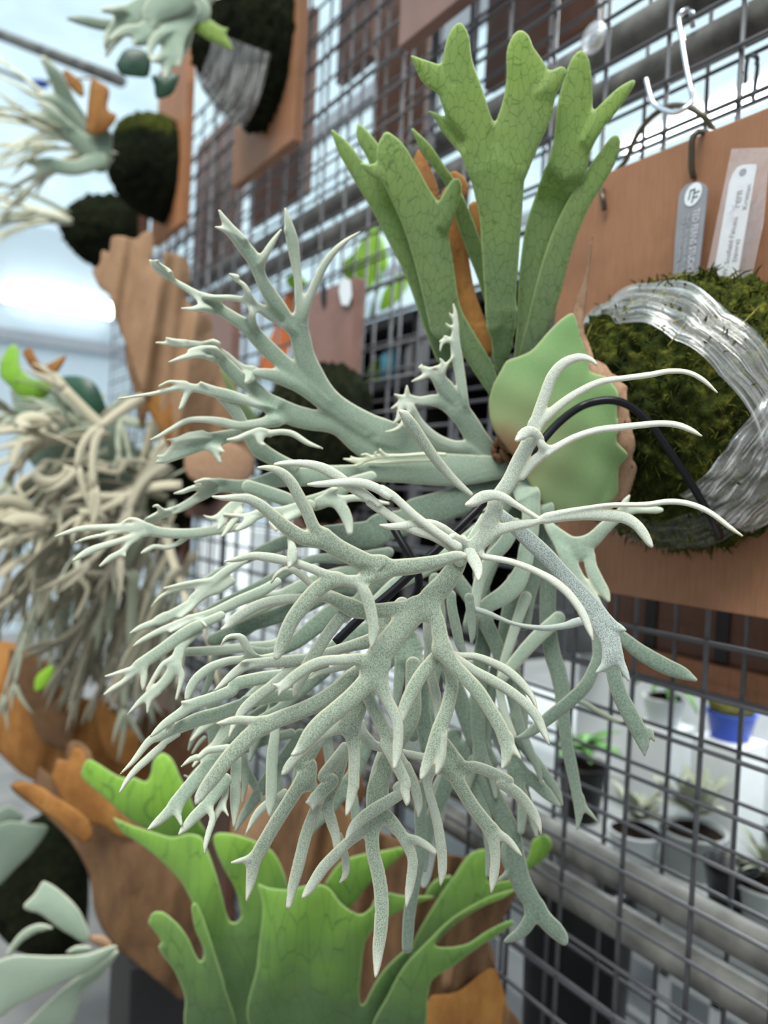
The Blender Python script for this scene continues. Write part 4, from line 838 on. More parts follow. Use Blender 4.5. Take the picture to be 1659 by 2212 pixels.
# shield frond clasping the mound, with its dry brown margin, and an old papery shield behind
def Q(lst, c='q'):
    cc = CR[c]; s = cc[2] / 1659.0
    return [(cc[0] + x * s, cc[1] + y * s) for x, y in lst]
def shield(name, pts, mat, grow, rip=0.0, thick=0.0009, cap=0.63, label=None, st=4, parent=None):
    def df(X, Y):
        t = dome_depth(X, Y, grow); c_ = cap - 0.012 * np.clip(1 - ((X - 1190) / 150) ** 2 - ((Y - 900) / 260) ** 2, 0, 1)
        h_ = np.clip(0.014 - np.abs(t - c_), 0, 1); t = np.minimum(t, c_) - h_ * h_ / 0.056
        return t + rip * np.sin(X * 0.05 + Y * 0.02) * 0.5 + rip * np.sin(Y * 0.06 - X * 0.03) * 0.5
    me = sheet_mesh(name, [poly_field(pts, st, df)], thick, 0.12, 6)
    return link_mesh(name, me, mat, parent or fern, label)
shield('shield_frond', Q([(560, 0), (480, 250), (470, 500), (500, 900), (700, 900), (620, 480), (560, 300), (575, 120), (600, -120), (615, -260), (585, -150)]), M['dead_tan'], 0.004, label='old papery tan shield frond')
shield('shield_frond', Q([(560, 520), (600, 485), (690, 520), (725, 570), (770, 590), (775, 620), (820, 650), (818, 720), (848, 900), (870, 1000), (850, 1080), (878, 1130), (850, 1240), (820, 1310), (760, 1340), (650, 1400), (560, 1380), (600, 900)]), M['dead_tan'], 0.006, 0.0012, cap=0.606, label='dry brown margin of the shield frond')
shield('shield_frond', Q([(20, 630), (60, 560), (100, 495), (170, 470), (250, 430), (330, 340), (420, 250), (490, 210), (520, 260), (545, 360), (570, 420), (590, 500), (600, 560), (690, 590), (740, 640), (770, 700), (760, 800), (770, 900), (760, 980), (825, 1060), (770, 1140), (765, 1290), (700, 1350), (560, 1385), (430, 1420), (330, 1370), (270, 1290), (215, 1200), (160, 1100), (90, 1010), (30, 930), (0, 850), (-10, 740)]), M['shield'], 0.010, 0.0010, cap=0.600, label='round green shield frond')
b = MB(); c0 = P(1093, 972, 0.612)
for k in range(7):
    a = k * 0.9; b.tube(spl3([c0 + np.array([0.004 * math.cos(a), 0.004, 0.004 * math.sin(a)]), c0 + np.array([0.009 * math.cos(a), -0.004, 0.009 * math.sin(a)]), c0 + np.array([0.004 * math.cos(a + 1), -0.009, 0.006 * math.sin(a + 1)])], 5), [0.003] * 10 + [0.001], 6)
b.build('crown_bud', M['dead_dark'], fern, 'small brown scaly bud at the crown')
# black wire hoop stuck in the mound and hanging rod behind the front frond
def wirepts(lst): return spl3([P(x, y, t / 1000) for x, y, t in lst], 8)
hoop = [(724, 1388, 500), (780, 1334, 502), (850, 1275, 504), (930, 1200, 507), (1020, 1112, 512), (1100, 1030, 520), (1160, 965, 532), (1205, 915, 546), (1250, 881, 560), (1290, 867, 558), (1330, 866, 556), (1370, 883, 556), (1410, 922, 554), (1450, 980, 554), (1490, 1040, 558), (1530, 1108, 566), (1556, 1160, 595)]
hoop = [(x, y, t if x == 1556 or x < 1240 else min(t, 1000 * float(dome_depth(np.array([x * 1.0]), np.array([y * 1.0]))[0]) - 9)) for x, y, t in hoop]
b = MB(); b.tube(wirepts(hoop), 0.0030, 12)
tag(b.build('wire_hoop', M['black']), 'thick black bent wire arching across the green shield frond into the moss mound', 'wire')
b = MB(); b.tube(wirepts([(838, 1105, 535), (853, 1145, 528), (880, 1192, 522), (900, 1232, 520), (905, 1262, 520), (896, 1288, 520), (878, 1310, 520), (850, 1335, 522)]), 0.0029, 12)
tag(b.build('wire_hook', M['black']), 'short black curved wire hook behind the front silver fronds', 'wire')

# deeper fronds that fill the tuft
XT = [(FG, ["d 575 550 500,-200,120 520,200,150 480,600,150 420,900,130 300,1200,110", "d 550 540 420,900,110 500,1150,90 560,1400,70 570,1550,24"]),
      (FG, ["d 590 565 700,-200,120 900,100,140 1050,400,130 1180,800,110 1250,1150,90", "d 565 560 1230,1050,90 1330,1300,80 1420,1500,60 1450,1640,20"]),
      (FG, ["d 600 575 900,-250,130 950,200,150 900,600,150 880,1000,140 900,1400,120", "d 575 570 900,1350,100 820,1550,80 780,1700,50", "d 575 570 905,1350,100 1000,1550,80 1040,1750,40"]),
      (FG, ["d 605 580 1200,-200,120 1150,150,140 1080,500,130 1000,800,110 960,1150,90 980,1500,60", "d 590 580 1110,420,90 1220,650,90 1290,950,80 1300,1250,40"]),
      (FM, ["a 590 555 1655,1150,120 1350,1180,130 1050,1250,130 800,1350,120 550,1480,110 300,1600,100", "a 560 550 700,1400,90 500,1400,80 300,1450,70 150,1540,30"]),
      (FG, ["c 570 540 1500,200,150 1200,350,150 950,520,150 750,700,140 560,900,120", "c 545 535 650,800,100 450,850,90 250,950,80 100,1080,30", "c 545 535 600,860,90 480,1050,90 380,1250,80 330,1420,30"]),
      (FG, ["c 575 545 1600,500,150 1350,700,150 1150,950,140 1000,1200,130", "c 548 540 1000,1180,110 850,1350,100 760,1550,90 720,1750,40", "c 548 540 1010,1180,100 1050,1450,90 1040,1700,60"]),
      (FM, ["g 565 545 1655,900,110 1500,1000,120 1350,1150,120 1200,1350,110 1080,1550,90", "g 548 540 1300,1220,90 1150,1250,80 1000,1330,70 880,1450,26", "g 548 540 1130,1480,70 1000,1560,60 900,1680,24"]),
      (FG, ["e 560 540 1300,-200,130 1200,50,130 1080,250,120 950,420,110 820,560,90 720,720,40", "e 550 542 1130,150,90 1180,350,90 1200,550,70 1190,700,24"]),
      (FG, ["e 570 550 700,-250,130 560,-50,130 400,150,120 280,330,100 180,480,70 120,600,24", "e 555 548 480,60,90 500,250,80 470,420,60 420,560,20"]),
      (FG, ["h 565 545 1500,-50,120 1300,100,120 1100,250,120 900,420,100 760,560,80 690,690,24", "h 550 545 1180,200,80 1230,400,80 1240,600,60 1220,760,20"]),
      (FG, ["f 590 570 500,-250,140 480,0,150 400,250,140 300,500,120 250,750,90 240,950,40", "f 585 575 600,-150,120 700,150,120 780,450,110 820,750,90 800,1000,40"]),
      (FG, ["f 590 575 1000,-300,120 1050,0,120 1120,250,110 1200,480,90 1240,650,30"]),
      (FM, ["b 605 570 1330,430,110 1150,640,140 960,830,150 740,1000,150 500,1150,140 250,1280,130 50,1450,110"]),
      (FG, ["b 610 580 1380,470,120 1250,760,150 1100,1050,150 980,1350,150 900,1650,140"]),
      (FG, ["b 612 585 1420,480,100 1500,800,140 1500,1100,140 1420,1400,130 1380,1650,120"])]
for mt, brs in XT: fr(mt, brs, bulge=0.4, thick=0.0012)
# ---------------------------------------------------------------- other mounted plants along the mesh
def bulge_depth(t0, cx, cy, rx, ry, amp, fold=0.0, ff=0.06, lean=0.0, leany=0.0):
    """a sheet at depth t0 that swells amp metres toward the viewer at (cx, cy), with upright folds"""
    def f(X, Y):
        r2 = np.clip(1 - ((X - cx) / rx) ** 2 * 0.9 - ((Y - cy) / ry) ** 2 * 0.5, -1, 1)
        return t0 - amp * r2 + fold * np.sin((X - cx) * ff + 0.012 * (Y - cy)) + fold * 0.5 * np.sin((X - cx) * ff * 2.3 + 1 + 0.02 * (Y - cy)) + lean * (X - cx) + leany * (Y - cy)
    return f
def leafpoly(parent, pts, mat, dfun, name='shield_frond', label=None, st=5, thick=0.0012, bulge=0.2):
    if not callable(dfun):
        d0 = dfun; mx = sum(p[0] for p in pts) / len(pts); my = sum(p[1] for p in pts) / len(pts)
        dfun = bulge_depth(d0, mx, my, 160, 160, 0.02)
    me = sheet_mesh(name, [poly_field(pts, st, dfun)], thick, bulge, 7); return link_mesh(name, me, mat, parent, label)
def board_on(parent, px_l, px_r, py_at, h, below, y=YB, th=0.020, mat=None, name='mounting_board', z0=None, label=None):
    """board whose right front edge stands at px_r; py_at = its bottom (below=True) or top seen at px_r"""
    x1 = W(px_r, py_at, y)[0]; x0 = W(px_l, py_at, y)[0]; z = W(px_r, py_at, y)[2]
    z0, z1 = (z, z + h) if below else (z - h, z)
    return board_box(x0, x1, y, y + th, z0, z1).build(name, mat or M['wood'], parent, label, bevel=0.0015)
def stag(mb, p, d, L, w, lev, rg, droop=0.25, curl=0.3, spread=0.55, nrm=None):
    p = Vector(p); d = Vector(d).normalized(); nrm = Vector(nrm) if nrm else Vector((rg.gauss(0, 1), rg.gauss(0, 1), rg.gauss(0, 1))).normalized()
    pts = [p]; n = 6; c = rg.uniform(-curl, curl)
    ax = nrm
    for i in range(n):
        d = (d + Vector((0, 0, -droop / n)) + ax.cross(d) * (c / n)).normalized()
        pts.append(pts[-1] + d * L / n)
    rs = [w * (1 - 0.25 * i / n) for i in range(n + 1)]
    if lev == 0: rs = [w * max(0.12, (1 - (i / n) ** 2)) for i in range(n + 1)]
    mb.tube(pts, rs, 6, True, 0.22, ax)
    if lev > 0:
        k = 2 if rg.random() < 0.75 else 3
        for q in range(k):
            a = (q - (k - 1) / 2) * spread * rg.uniform(0.8, 1.3)
            d2 = d * math.cos(a) + ax.cross(d) * math.sin(a)
            stag(mb, pts[-1] - d * w * 0.5, d2, L * rg.uniform(0.55, 0.85), w * 0.75, lev - 1, rg, droop, curl, spread, ax)
def stag_fronds(parent, crown, dirs, L, w, lev, mat, seed, droop=0.3, curl=0.4, name='frond'):
    rg = random.Random(seed)
    for d in dirs:
        mb = MB(); dv = Vector(d)
        stag(mb, Vector(crown) + Vector((rg.gauss(0, .01), rg.gauss(0, .01), rg.gauss(0, .01))), dv, L * rg.uniform(0.8, 1.2), w * rg.uniform(0.8, 1.2), lev, rg, droop, curl)
        mb.build(name, mat, parent)
def poly(c, *pts): return Q(pts, c)

# A: film-wrapped ball at the top left
pa = thing('staghorn_fern', W(600, 200, YB), 'grey-green staghorn fern on a dark ball wrapped in shiny film, cut by the top edge', 'staghorn fern', 'mounted ferns along the mesh')
board_on(pa, 505, 632, 302, 0.42, True, mat=M['wood'])
ca = W(580, 118, YB); ra = np.array([0.105, 0.145, 0.145])
ma = mound('moss_mound', ca, ra, M['moss_dark'], pa, 11, 64, 30, 0.006)
film_band('plastic_wrap', ma, ca, ra, 2.6, 0.3, lambda s: 0.45, lambda s: 1.25, 12, M['film'], 0.008, 60, 18)
film_band('plastic_wrap', ma, ca, ra, -0.4, -2.9, lambda s: 0.55, lambda s: 1.3, 13, M['film'], 0.008, 60, 18)
kw = dict(st=4, bulge=0.4, thick=0.0018)
for mt, lay in ((FM, ["r 1150 1120 1000,60,160 800,50,190 650,110,130 580,200,70 545,285,20", "r 1130 1110 700,100,90 640,60,70 530,50,30", "r 1130 1110 640,120,60 560,170,50 540,230,16"]),
                (FM, ["r 1150 1110 960,20,170 830,110,150 740,180,110 690,220,30", "r 1120 1110 760,160,70 640,160,60 560,200,20"]),
                (FM, ["r 1140 1110 950,60,150 900,160,130 880,250,110 860,320,76 845,395,18", "r 1115 1108 870,280,70 810,300,50 780,310,20", "r 1115 1110 890,220,70 910,290,50 915,340,18", "r 1120 1110 900,150,90 800,200,60 770,250,40 765,290,16"]),
                (FG, ["r 1170 1150 760,70,70 640,120,64 540,128,62 430,106,54 350,94,22"]),
                (GR, ["r 1150 1150 950,60,90 1010,110,96 1080,160,92 1140,205,60 1185,250,18", "r 1150 1150 1080,160,60 1130,160,40 1162,150,14"]),
                (FM, ["r 1130 1120 900,-20,200 790,60,120 780,130,40"]), (FM, ["r 1160 1150 1050,-30,120 1000,40,110 960,120,90 940,240,60 910,320,20"])):
    frond(pa, [lay], mt, **kw)
leafpoly(pa, poly('r', (590, 330), (640, 255), (720, 250), (770, 300), (760, 390), (700, 395), (620, 380)), M['leaf_dark'], 1.22, 'leaf')
leafpoly(pa, poly('r', (770, 385), (840, 380), (915, 375), (900, 450), (870, 490), (800, 505), (790, 440)), M['leaf_dark'], 1.24, 'leaf')

# B: ball further left on an orange board
pb = thing('staghorn_fern', W(380, 340, YB), 'grey staghorn fern on a round dark moss ball, on an orange board at far left', 'staghorn fern', 'mounted ferns along the mesh')
board_on(pb, 330, 391, 480, 0.46, True, mat=M['wood_orange'])
cb_ = W(362, 372, YB); rb_ = np.array([0.09, 0.15, 0.128])
mb_ = mound('moss_mound', cb_, rb_, M['moss_dark'], pb, 21, 64, 30, 0.005)
mbx = mound('moss_cap', cb_ + np.array([0, -0.02, 0.055]), np.array([0.075, 0.115, 0.078]), M['moss'], pb, 22, 48, 20, 0.004, 'yellow-green moss patch on top')
cr_b = P(235, 335, 1.62)
stag_fronds(pb, cr_b, [(-0.3, -1, 0.6), (-0.1, -1, 0.1), (0.2, -1, 0.4), (-0.5, -0.8, -0.2), (0.1, -1, -0.5), (-0.2, -0.7, 0.9), (-0.6, -0.6, 0.4), (0.3, -0.9, -0.1), (-0.1, -1, 0.35), (0.0, -0.9, 0.7), (-0.3, -1, -0.4), (0.2, -1, 0.2)], 0.12, 0.010, 2, FM, 31, 0.25, 0.5)
for lay in (["r 1560 1520 480,780,120 380,700,90 300,640,80 180,600,50 120,590,14", "r 1530 1520 340,660,60 260,560,50 200,520,14"], ["r 1560 1520 500,820,100 380,860,80 240,840,70 110,820,18", "r 1530 1520 260,840,50 180,900,40 100,930,12"], ["r 1560 1500 400,640,120 340,520,90 290,400,76 220,300,30"], ["r 1560 1520 430,700,90 330,560,80 250,500,50 190,490,14"]):
    frond(pb, [lay], FM if lay[0][11] != '4' else GR, st=4, bulge=0.4, thick=0.0018)
leafpoly(pb, poly('r', (440, 680), (450, 520), (470, 400), (510, 420), (560, 460), (550, 560), (600, 590), (560, 660), (500, 690)), M['dead_orange'], 1.56)
leafpoly(pb, poly('r', (330, 420), (330, 350), (370, 380), (420, 420), (430, 500), (390, 480)), M['dead_orange'], 1.55)
leafpoly(pb, poly('r', (580, 700), (570, 800), (545, 880), (470, 870), (400, 780), (380, 680), (470, 680), (550, 660)), FG, 1.58, label='grey-green shield frond')

pb2 = thing('staghorn_fern', W(290, 560, YB), 'small dark moss ball with a pale fern, below the orange board at far left', 'staghorn fern', 'mounted ferns along the mesh')
board_on(pb2, 270, 300, 640, 0.40, True, mat=M['wood_dark'])
c2_ = W(282, 515, YB); mound('moss_mound', c2_, np.array([0.08, 0.19, 0.115]), M['moss_dark'], pb2, 23, 48, 24, 0.006)
stag_fronds(pb2, P(150, 470, 2.0), [(-0.3, -1, 0.2), (-0.2, -1, -0.3), (0.1, -1, 0.1), (-0.5, -1, 0), (0, -1, 0.4), (0.2, -1, -0.1)], 0.11, 0.010, 2, FM, 33, 0.2, 0.4)

# C: tall tan antler-like dried shield
pc = thing('staghorn_fern', W(480, 900, YB), 'tall tan dried shield fronds like antlers, standing left of the silver fronds', 'staghorn fern', 'mounted ferns along the mesh')
board_on(pc, 420, 505, 640, 0.46, False, mat=M['wood_pink'])
dC = bulge_depth(1.36, 340, 760, 150, 330, 0.08, 0.008, 0.06)
leafpoly(pc, poly('s', (470, 200), (510, 165), (520, 90), (560, 110), (570, 30), (640, 25), (690, 40), (740, 0), (780, 10), (785, 100), (770, 160), (830, 200), (835, 115), (880, 108), (960, 150), (975, 250), (950, 330), (1000, 400), (1075, 430), (1085, 520), (1100, 620), (1150, 700), (1200, 820), (1280, 1000), (1300, 1150), (1240, 1270), (1050, 1240), (900, 1120), (800, 950), (720, 800), (660, 620), (600, 470), (560, 330), (510, 290)), M['dead'], dC, st=5)
leafpoly(pc, poly('s', (640, 560), (680, 560), (720, 700), (760, 900), (720, 1000), (690, 820), (650, 700)), M['dead'], 1.42)
leafpoly(pc, poly('s', (750, 750), (820, 720), (900, 780), (940, 950), (980, 1100), (880, 1120), (800, 980), (740, 880)), M['dead_orange'], 1.31)
leafpoly(pc, poly('s', (940, 1130), (1040, 1080), (1180, 1080), (1290, 1150), (1290, 1250), (1200, 1300), (1020, 1290), (950, 1230)), M['dead_tan'], 1.26, label='rounded pinkish base shield')
mound('moss_mound', W(455, 960, YB), np.array([0.10, 0.10, 0.13]), M['moss_dark'], pc, 24, 40, 20, 0.005)

# D: curled grey mass
pd = thing('staghorn_fern', W(430, 1150, YB), 'big mass of curled twisted grey fronds hanging at the left edge', 'staghorn fern', 'mounted ferns along the mesh')
board_on(pd, 325, 392, 1250, 0.40, True, mat=M['wood_dark'])
mound('moss_mound', W(372, 1080, YB), np.array([0.10, 0.16, 0.13]), M['moss_dark'], pd, 25, 48, 24, 0.006)
rg = random.Random(77)
for k in range(64):
    cx_, cy_ = rg.uniform(40, 380), rg.uniform(850, 1260)
    d = Vector((rg.uniform(-0.7, 0.6), rg.uniform(-1, -0.1), rg.uniform(-1.0, 0.3)))
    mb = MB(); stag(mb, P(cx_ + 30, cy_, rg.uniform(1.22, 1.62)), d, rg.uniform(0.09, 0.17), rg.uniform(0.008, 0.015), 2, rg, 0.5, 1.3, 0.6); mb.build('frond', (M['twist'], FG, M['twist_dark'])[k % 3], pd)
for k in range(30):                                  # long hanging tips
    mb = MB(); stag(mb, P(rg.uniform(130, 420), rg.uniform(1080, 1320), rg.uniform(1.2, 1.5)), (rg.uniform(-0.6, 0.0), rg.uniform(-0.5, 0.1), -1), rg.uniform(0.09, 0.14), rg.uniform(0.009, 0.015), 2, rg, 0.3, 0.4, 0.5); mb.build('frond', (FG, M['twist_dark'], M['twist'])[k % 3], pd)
for k in range(14):                                  # blades arching to the left edge
    x0, y0 = rg.uniform(120, 330), rg.uniform(960, 1250); pts = [P(x0, y0, 1.3)]
    for i in range(1, 7): pts.append(P(x0 - i * rg.uniform(18, 34), y0 - 22 * math.sin(i / 6 * 2.6) + i * i * rg.uniform(0.8, 3.2), 1.3 - 0.015 * i))
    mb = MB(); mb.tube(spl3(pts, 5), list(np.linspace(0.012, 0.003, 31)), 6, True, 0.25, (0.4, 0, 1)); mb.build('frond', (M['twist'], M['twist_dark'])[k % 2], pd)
for k, (cx_, cy_, rr, sq) in enumerate(((108, 1010, 46, 0.75), (75, 905, 34, 0.5), (20, 1100, 50, 0.6), (60, 1130, 40, 0.4), (195, 1120, 36, 0.5))):   # rolled tips
    mb = MB(); pts = []
    for i in range(34):
        a = i * 0.30 + k; r_ = rr * (1 - 0.018 * i); pts.append(P(cx_ + r_ * math.cos(a) + i * 0.5, cy_ + r_ * sq * math.sin(a) + i * 0.8, 1.17 + 0.003 * i))
    mb.tube(pts, [0.014 - 0.0002 * i for i in range(34)], 6, True, 0.18, (0.3, 0.2, 1)); mb.build('frond', M['twist'], pd)
leafpoly(pd, [(20, 840), (110, 835), (190, 850), (250, 900), (300, 990), (260, 1060), (150, 1060), (60, 990)], FG, bulge_depth(1.44, 160, 940, 130, 110, 0.05), label='broad grey-green shield frond')
for k in range(16):
    mb = MB(); stag(mb, P(rg.uniform(40, 260), rg.uniform(900, 980), rg.uniform(1.25, 1.4)), (rg.uniform(-0.7, 0.3), rg.uniform(-0.6, 0.1), rg.uniform(-0.2, 1.0)), rg.uniform(0.06, 0.10), rg.uniform(0.008, 0.013), 1, rg, 0.4, 1.2, 0.6); mb.build('frond', (M['twist'], FG)[k % 2], pd)
leafpoly(pd, poly('z', (490, 420), (560, 410), (650, 420), (740, 460), (800, 540), (860, 700), (890, 800), (760, 820), (620, 790), (520, 640)), M['leaf_dark'], bulge_depth(1.36, 190, 860, 80, 90, 0.05), 'shield_frond', 'dark green shield frond')
leafpoly(pd, poly('z', (0, 420), (0, 300), (60, 190), (110, 160), (150, 200), (160, 330), (230, 420), (350, 460), (420, 520), (300, 620), (180, 600), (80, 500)), M['lime'], bulge_depth(1.34, 60, 830, 90, 70, 0.03), 'frond', 'green broad frond')
leafpoly(pd, poly('z', (175, 230), (235, 180), (290, 270), (340, 330), (410, 305), (530, 245), (490, 340), (440, 400), (370, 440), (300, 390), (240, 340)), M['dead_orange'], 1.30)
leafpoly(pd, poly('A', (270, 1450), (280, 1350), (340, 1280), (430, 1240), (420, 1330), (340, 1440)), M['leaf_lime'], 1.3, 'leaf', 'lime green leaf')

# E: orange brown dried shields at the lower left
pe = thing('staghorn_fern', W(330, 1600, YB), 'dark orange dried shield fronds at the left edge, under the grey mass', 'staghorn fern', 'mounted ferns along the mesh')
leafpoly(pe, [(-40, 1400), (0, 1385), (60, 1400), (110, 1440), (140, 1480), (190, 1510), (215, 1500), (270, 1550), (330, 1580), (345, 1640), (300, 1700), (180, 1720), (60, 1680), (-10, 1620), (-50, 1580)], M['dead_orange'], bulge_depth(1.5, 120, 1560, 190, 150, 0.07, 0.004, 0.05))
leafpoly(pe, [(20, 1400), (70, 1420), (110, 1450), (130, 1520), (160, 1560), (150, 1620), (90, 1600), (60, 1530), (20, 1480)], M['dead_body'], 1.40)
leafpoly(pe, [(200, 1520), (220, 1505), (260, 1560), (300, 1590), (290, 1650), (240, 1640), (215, 1590)], M['dead_orange'], 1.41)
leafpoly(pe, [(290, 1560), (330, 1530), (390, 1545), (420, 1590), (470, 1610), (520, 1640), (480, 1690), (380, 1700), (310, 1650)], M['dead_dark'], 1.45)
board_on(pe, 300, 385, 1500, 0.40, False, mat=M['wood_dark'])
# F: pitcher-shaped dried shield
pf = thing('staghorn_fern', W(430, 1900, YB), 'tall orange-brown pitcher-shaped dried shield at lower left with a ragged rim', 'staghorn fern', 'mounted ferns along the mesh')
board_on(pf, 400, 500, 1640, 0.40, False, mat=M['wood_dark'])
dF = bulge_depth(1.18, 300, 1920, 170, 330, 0.085, 0.002, 0.05)
leafpoly(pf, poly('w', (55, 265), (110, 230), (200, 245), (225, 150), (300, 200), (330, 95), (385, 110), (395, 20), (455, 0), (530, 60), (560, 140), (650, 200), (760, 330), (900, 520), (1030, 720), (1130, 880), (1190, 1050), (1180, 1300), (1130, 1480), (1060, 1520), (960, 1440), (800, 1310), (690, 1220), (600, 1110), (550, 980), (535, 850), (500, 740), (420, 600), (300, 470), (170, 370), (90, 310)), M['dead_body'], dF)
leafpoly(pf, poly('w', (60, 262), (130, 240), (240, 270), (330, 330), (430, 390), (520, 470), (540, 560), (500, 600), (430, 560), (330, 470), (240, 410), (130, 330)), M['dead_orange'], 1.06, label='curled orange lip')
leafpoly(pf, poly('w', (300, 220), (340, 110), (400, 120), (430, 40), (500, 70), (530, 190), (600, 290), (720, 420), (800, 560), (700, 560), (600, 500), (500, 480), (420, 420), (350, 330)), M['dead_orange'], 1.10, label='ragged orange rim')
# G: grey-green plant in the lower left corner
pg = thing('staghorn_fern', P(255, 2050, 1.15), 'small grey-green staghorn fern with broad blades in the lower left corner', 'staghorn fern', 'mounted ferns along the mesh')
for pts, d_ in ((((250, 820), (200, 900), (140, 960), (150, 990), (240, 1020), (330, 1090), (430, 1150), (500, 1190), (525, 1140), (470, 1000), (380, 900), (300, 840)), 1.08), (((-20, 1290), (100, 1255), (300, 1260), (500, 1250), (650, 1200), (690, 1215), (520, 1350), (300, 1450), (100, 1550), (-30, 1610)), 1.02),
                (((130, 1680), (280, 1530), (420, 1410), (620, 1260), (700, 1230), (600, 1370), (480, 1480), (400, 1680)), 1.04), (((30, 1260), (80, 1170), (150, 1100), (240, 1070), (315, 1100), (220, 1125), (130, 1180), (70, 1250)), 1.06), (((380, 1240), (450, 1200), (540, 1210), (480, 1250)), 1.05)):
    leafpoly(pg, poly('w', *pts), FM, bulge_depth(d_, 120, 2050, 160, 160, 0.03), 'frond')
leafpoly(pg, poly('w', (510, 1140), (600, 1140), (660, 1190), (640, 1220), (540, 1190)), M['dead_tan'], 1.08)
ph = thing('staghorn_fern', P(20, 1820, 1.35), 'dark grey-green broad blade at the left edge above the corner fern', 'fern leaf')
leafpoly(ph, poly('w', (-30, 500), (60, 470), (180, 485), (270, 495), (275, 530), (200, 640), (100, 740), (-30, 840)), FG, 1.30, 'frond')
leafpoly(ph, poly('w', (-30, 420), (60, 380), (140, 450), (40, 500), (-30, 520)), FG, 1.36, 'frond')
mound('moss_mound', P(150, 1900, 1.75), np.array([0.12, 0.16, 0.17]), M['moss_dark'], ph, 27, 40, 20, 0.006)
b = MB(); b.lathe([(0, 0), (0.085, 0), (0.105, 0.16), (0.108, 0.17), (0.098, 0.172), (0.09, 0.15), (0, 0.145)], W(80, 1990, YB - 0.1) + np.array([0, -0.02, 0]), 28); tag(b.build('plant_pot', M['black']), 'black plastic pot behind the corner fern at lower left', 'pot')
b = MB(); p_ = P(330, 2230, 1.3); b.box(p_[0] - .06, p_[0] + .06, p_[1] - .06, p_[1] + .06, 0.0, p_[2] + .16); tag(b.build('stand', M['black_matt'], bevel=0.004), 'black stand under the pitcher-shaped shield at lower left', 'stand')

# L: lime green fern below
pl = thing('staghorn_fern', P(760, 2420, 0.9), 'broad lime-green staghorn fern with brown shields along the bottom edge', 'staghorn fern', 'mounted ferns along the mesh')
LM = M['lime']
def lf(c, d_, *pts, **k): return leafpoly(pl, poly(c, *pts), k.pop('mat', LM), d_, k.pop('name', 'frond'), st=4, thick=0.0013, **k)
lf('w', bulge_depth(0.86, 500, 1950, 200, 300, 0.04, 0.003, 0.02), (650, 440), (760, 490), (900, 535), (1010, 565), (1100, 545), (1180, 565), (1220, 650), (1260, 760), (1300, 900), (1330, 1020), (1360, 1065), (1410, 1030), (1380, 880), (1300, 730), (1250, 600), (1260, 545), (1330, 540), (1420, 560), (1500, 590), (1590, 640), (1650, 740), (1700, 900), (1740, 1100), (1780, 1700), (1340, 1700), (1310, 1450), (1250, 1240), (1190, 1080), (1130, 960), (1060, 830), (960, 720), (840, 620), (720, 540))
lf('w', 0.80, (865, 1070), (890, 1010), (950, 1000), (1040, 1070), (1100, 1150), (1150, 1260), (1180, 1290), (1190, 1220), (1140, 1100), (1120, 970), (1150, 950), (1200, 1060), (1260, 1250), (1320, 1450), (1370, 1700), (1100, 1700), (1080, 1500), (1020, 1350), (960, 1270), (925, 1210), (945, 1180), (915, 1130), (890, 1100))
lf('w', bulge_depth(0.93, 330, 1730, 150, 110, 0.03), (470, 190), (510, 110), (570, 130), (700, 210), (790, 215), (850, 240), (880, 200), (900, 110), (950, 70), (1010, 110), (1060, 220), (1110, 320), (1170, 470), (1230, 600), (1000, 600), (860, 520), (740, 450), (640, 360), (560, 290), (490, 230))
lf('x', bulge_depth(0.80, 680, 2010, 220, 220, 0.05, 0.003, 0.02), (150, 830), (220, 860), (330, 870), (420, 850), (520, 840), (580, 870), (640, 950), (710, 1000), (765, 1015), (820, 970), (840, 920), (920, 890), (1000, 905), (1190, 910), (1130, 940), (1000, 990), (890, 1060), (820, 1120), (780, 1200), (760, 1350), (750, 1480), (770, 1545), (850, 1400), (950, 1280), (1060, 1210), (1000, 1400), (900, 1560), (860, 1700), (140, 1700), (150, 1300), (180, 1000))
lf('x', 0.84, (545, 835), (640, 710), (780, 660), (900, 640), (1005, 620), (1015, 655), (920, 740), (800, 850), (690, 975), (620, 930))
lf('p', bulge_depth(0.86, 1000, 1960, 150, 150, 0.03), (870, 2110), (895, 2030), (943, 1946), (980, 1892), (1016, 1843), (1056, 1836), (1062, 1870), (1055, 1905), (1112, 1900), (1118, 1922), (1060, 1950), (1000, 1985), (950, 2030), (910, 2090))
lf('p', 0.90, (1110, 1890), (1140, 1850), (1150, 1815), (1178, 1803), (1193, 1826), (1178, 1853), (1140, 1880))
lf('x', bulge_depth(0.78, 900, 2080, 260, 200, 0.03), (1680, 860), (1500, 915), (1300, 1030), (1150, 1170), (1010, 1320), (920, 1480), (830, 1700), (1110, 1700), (1150, 1500), (1180, 1400), (1300, 1320), (1420, 1230), (1540, 1150), (1650, 1075), (1630, 1050), (1500, 1110), (1360, 1195), (1190, 1195), (1290, 1060), (1420, 990), (1600, 920))
lf('x', 0.88, (1150, 860), (1200, 810), (1290, 790), (1250, 870), (1200, 920), (1130, 930))
dB = bulge_depth(0.99, 800, 1950, 330, 330, 0.05, 0.01, 0.045, lean=-0.0004)
lf('p', dB, (590, 1720), (640, 1690), (700, 1700), (760, 1760), (830, 1800), (920, 1830), (1000, 1850), (1060, 1850), (1120, 1900), (1085, 1990), (1050, 2040), (1075, 2100), (1090, 2160), (1085, 2240), (560, 2240), (540, 2000), (560, 1840), mat=M['dead_body'], name='shield_frond')
lf('p', 0.885, (930, 2150), (990, 2140), (1060, 2090), (1085, 2130), (1095, 2180), (1090, 2240), (900, 2240), mat=M['dead_orange'], name='shield_frond')
lf('p', 0.90, (960, 2070), (1000, 2060), (1050, 2030), (1070, 2080), (1050, 2130), (960, 2140), mat=M['dead'], name='shield_frond')
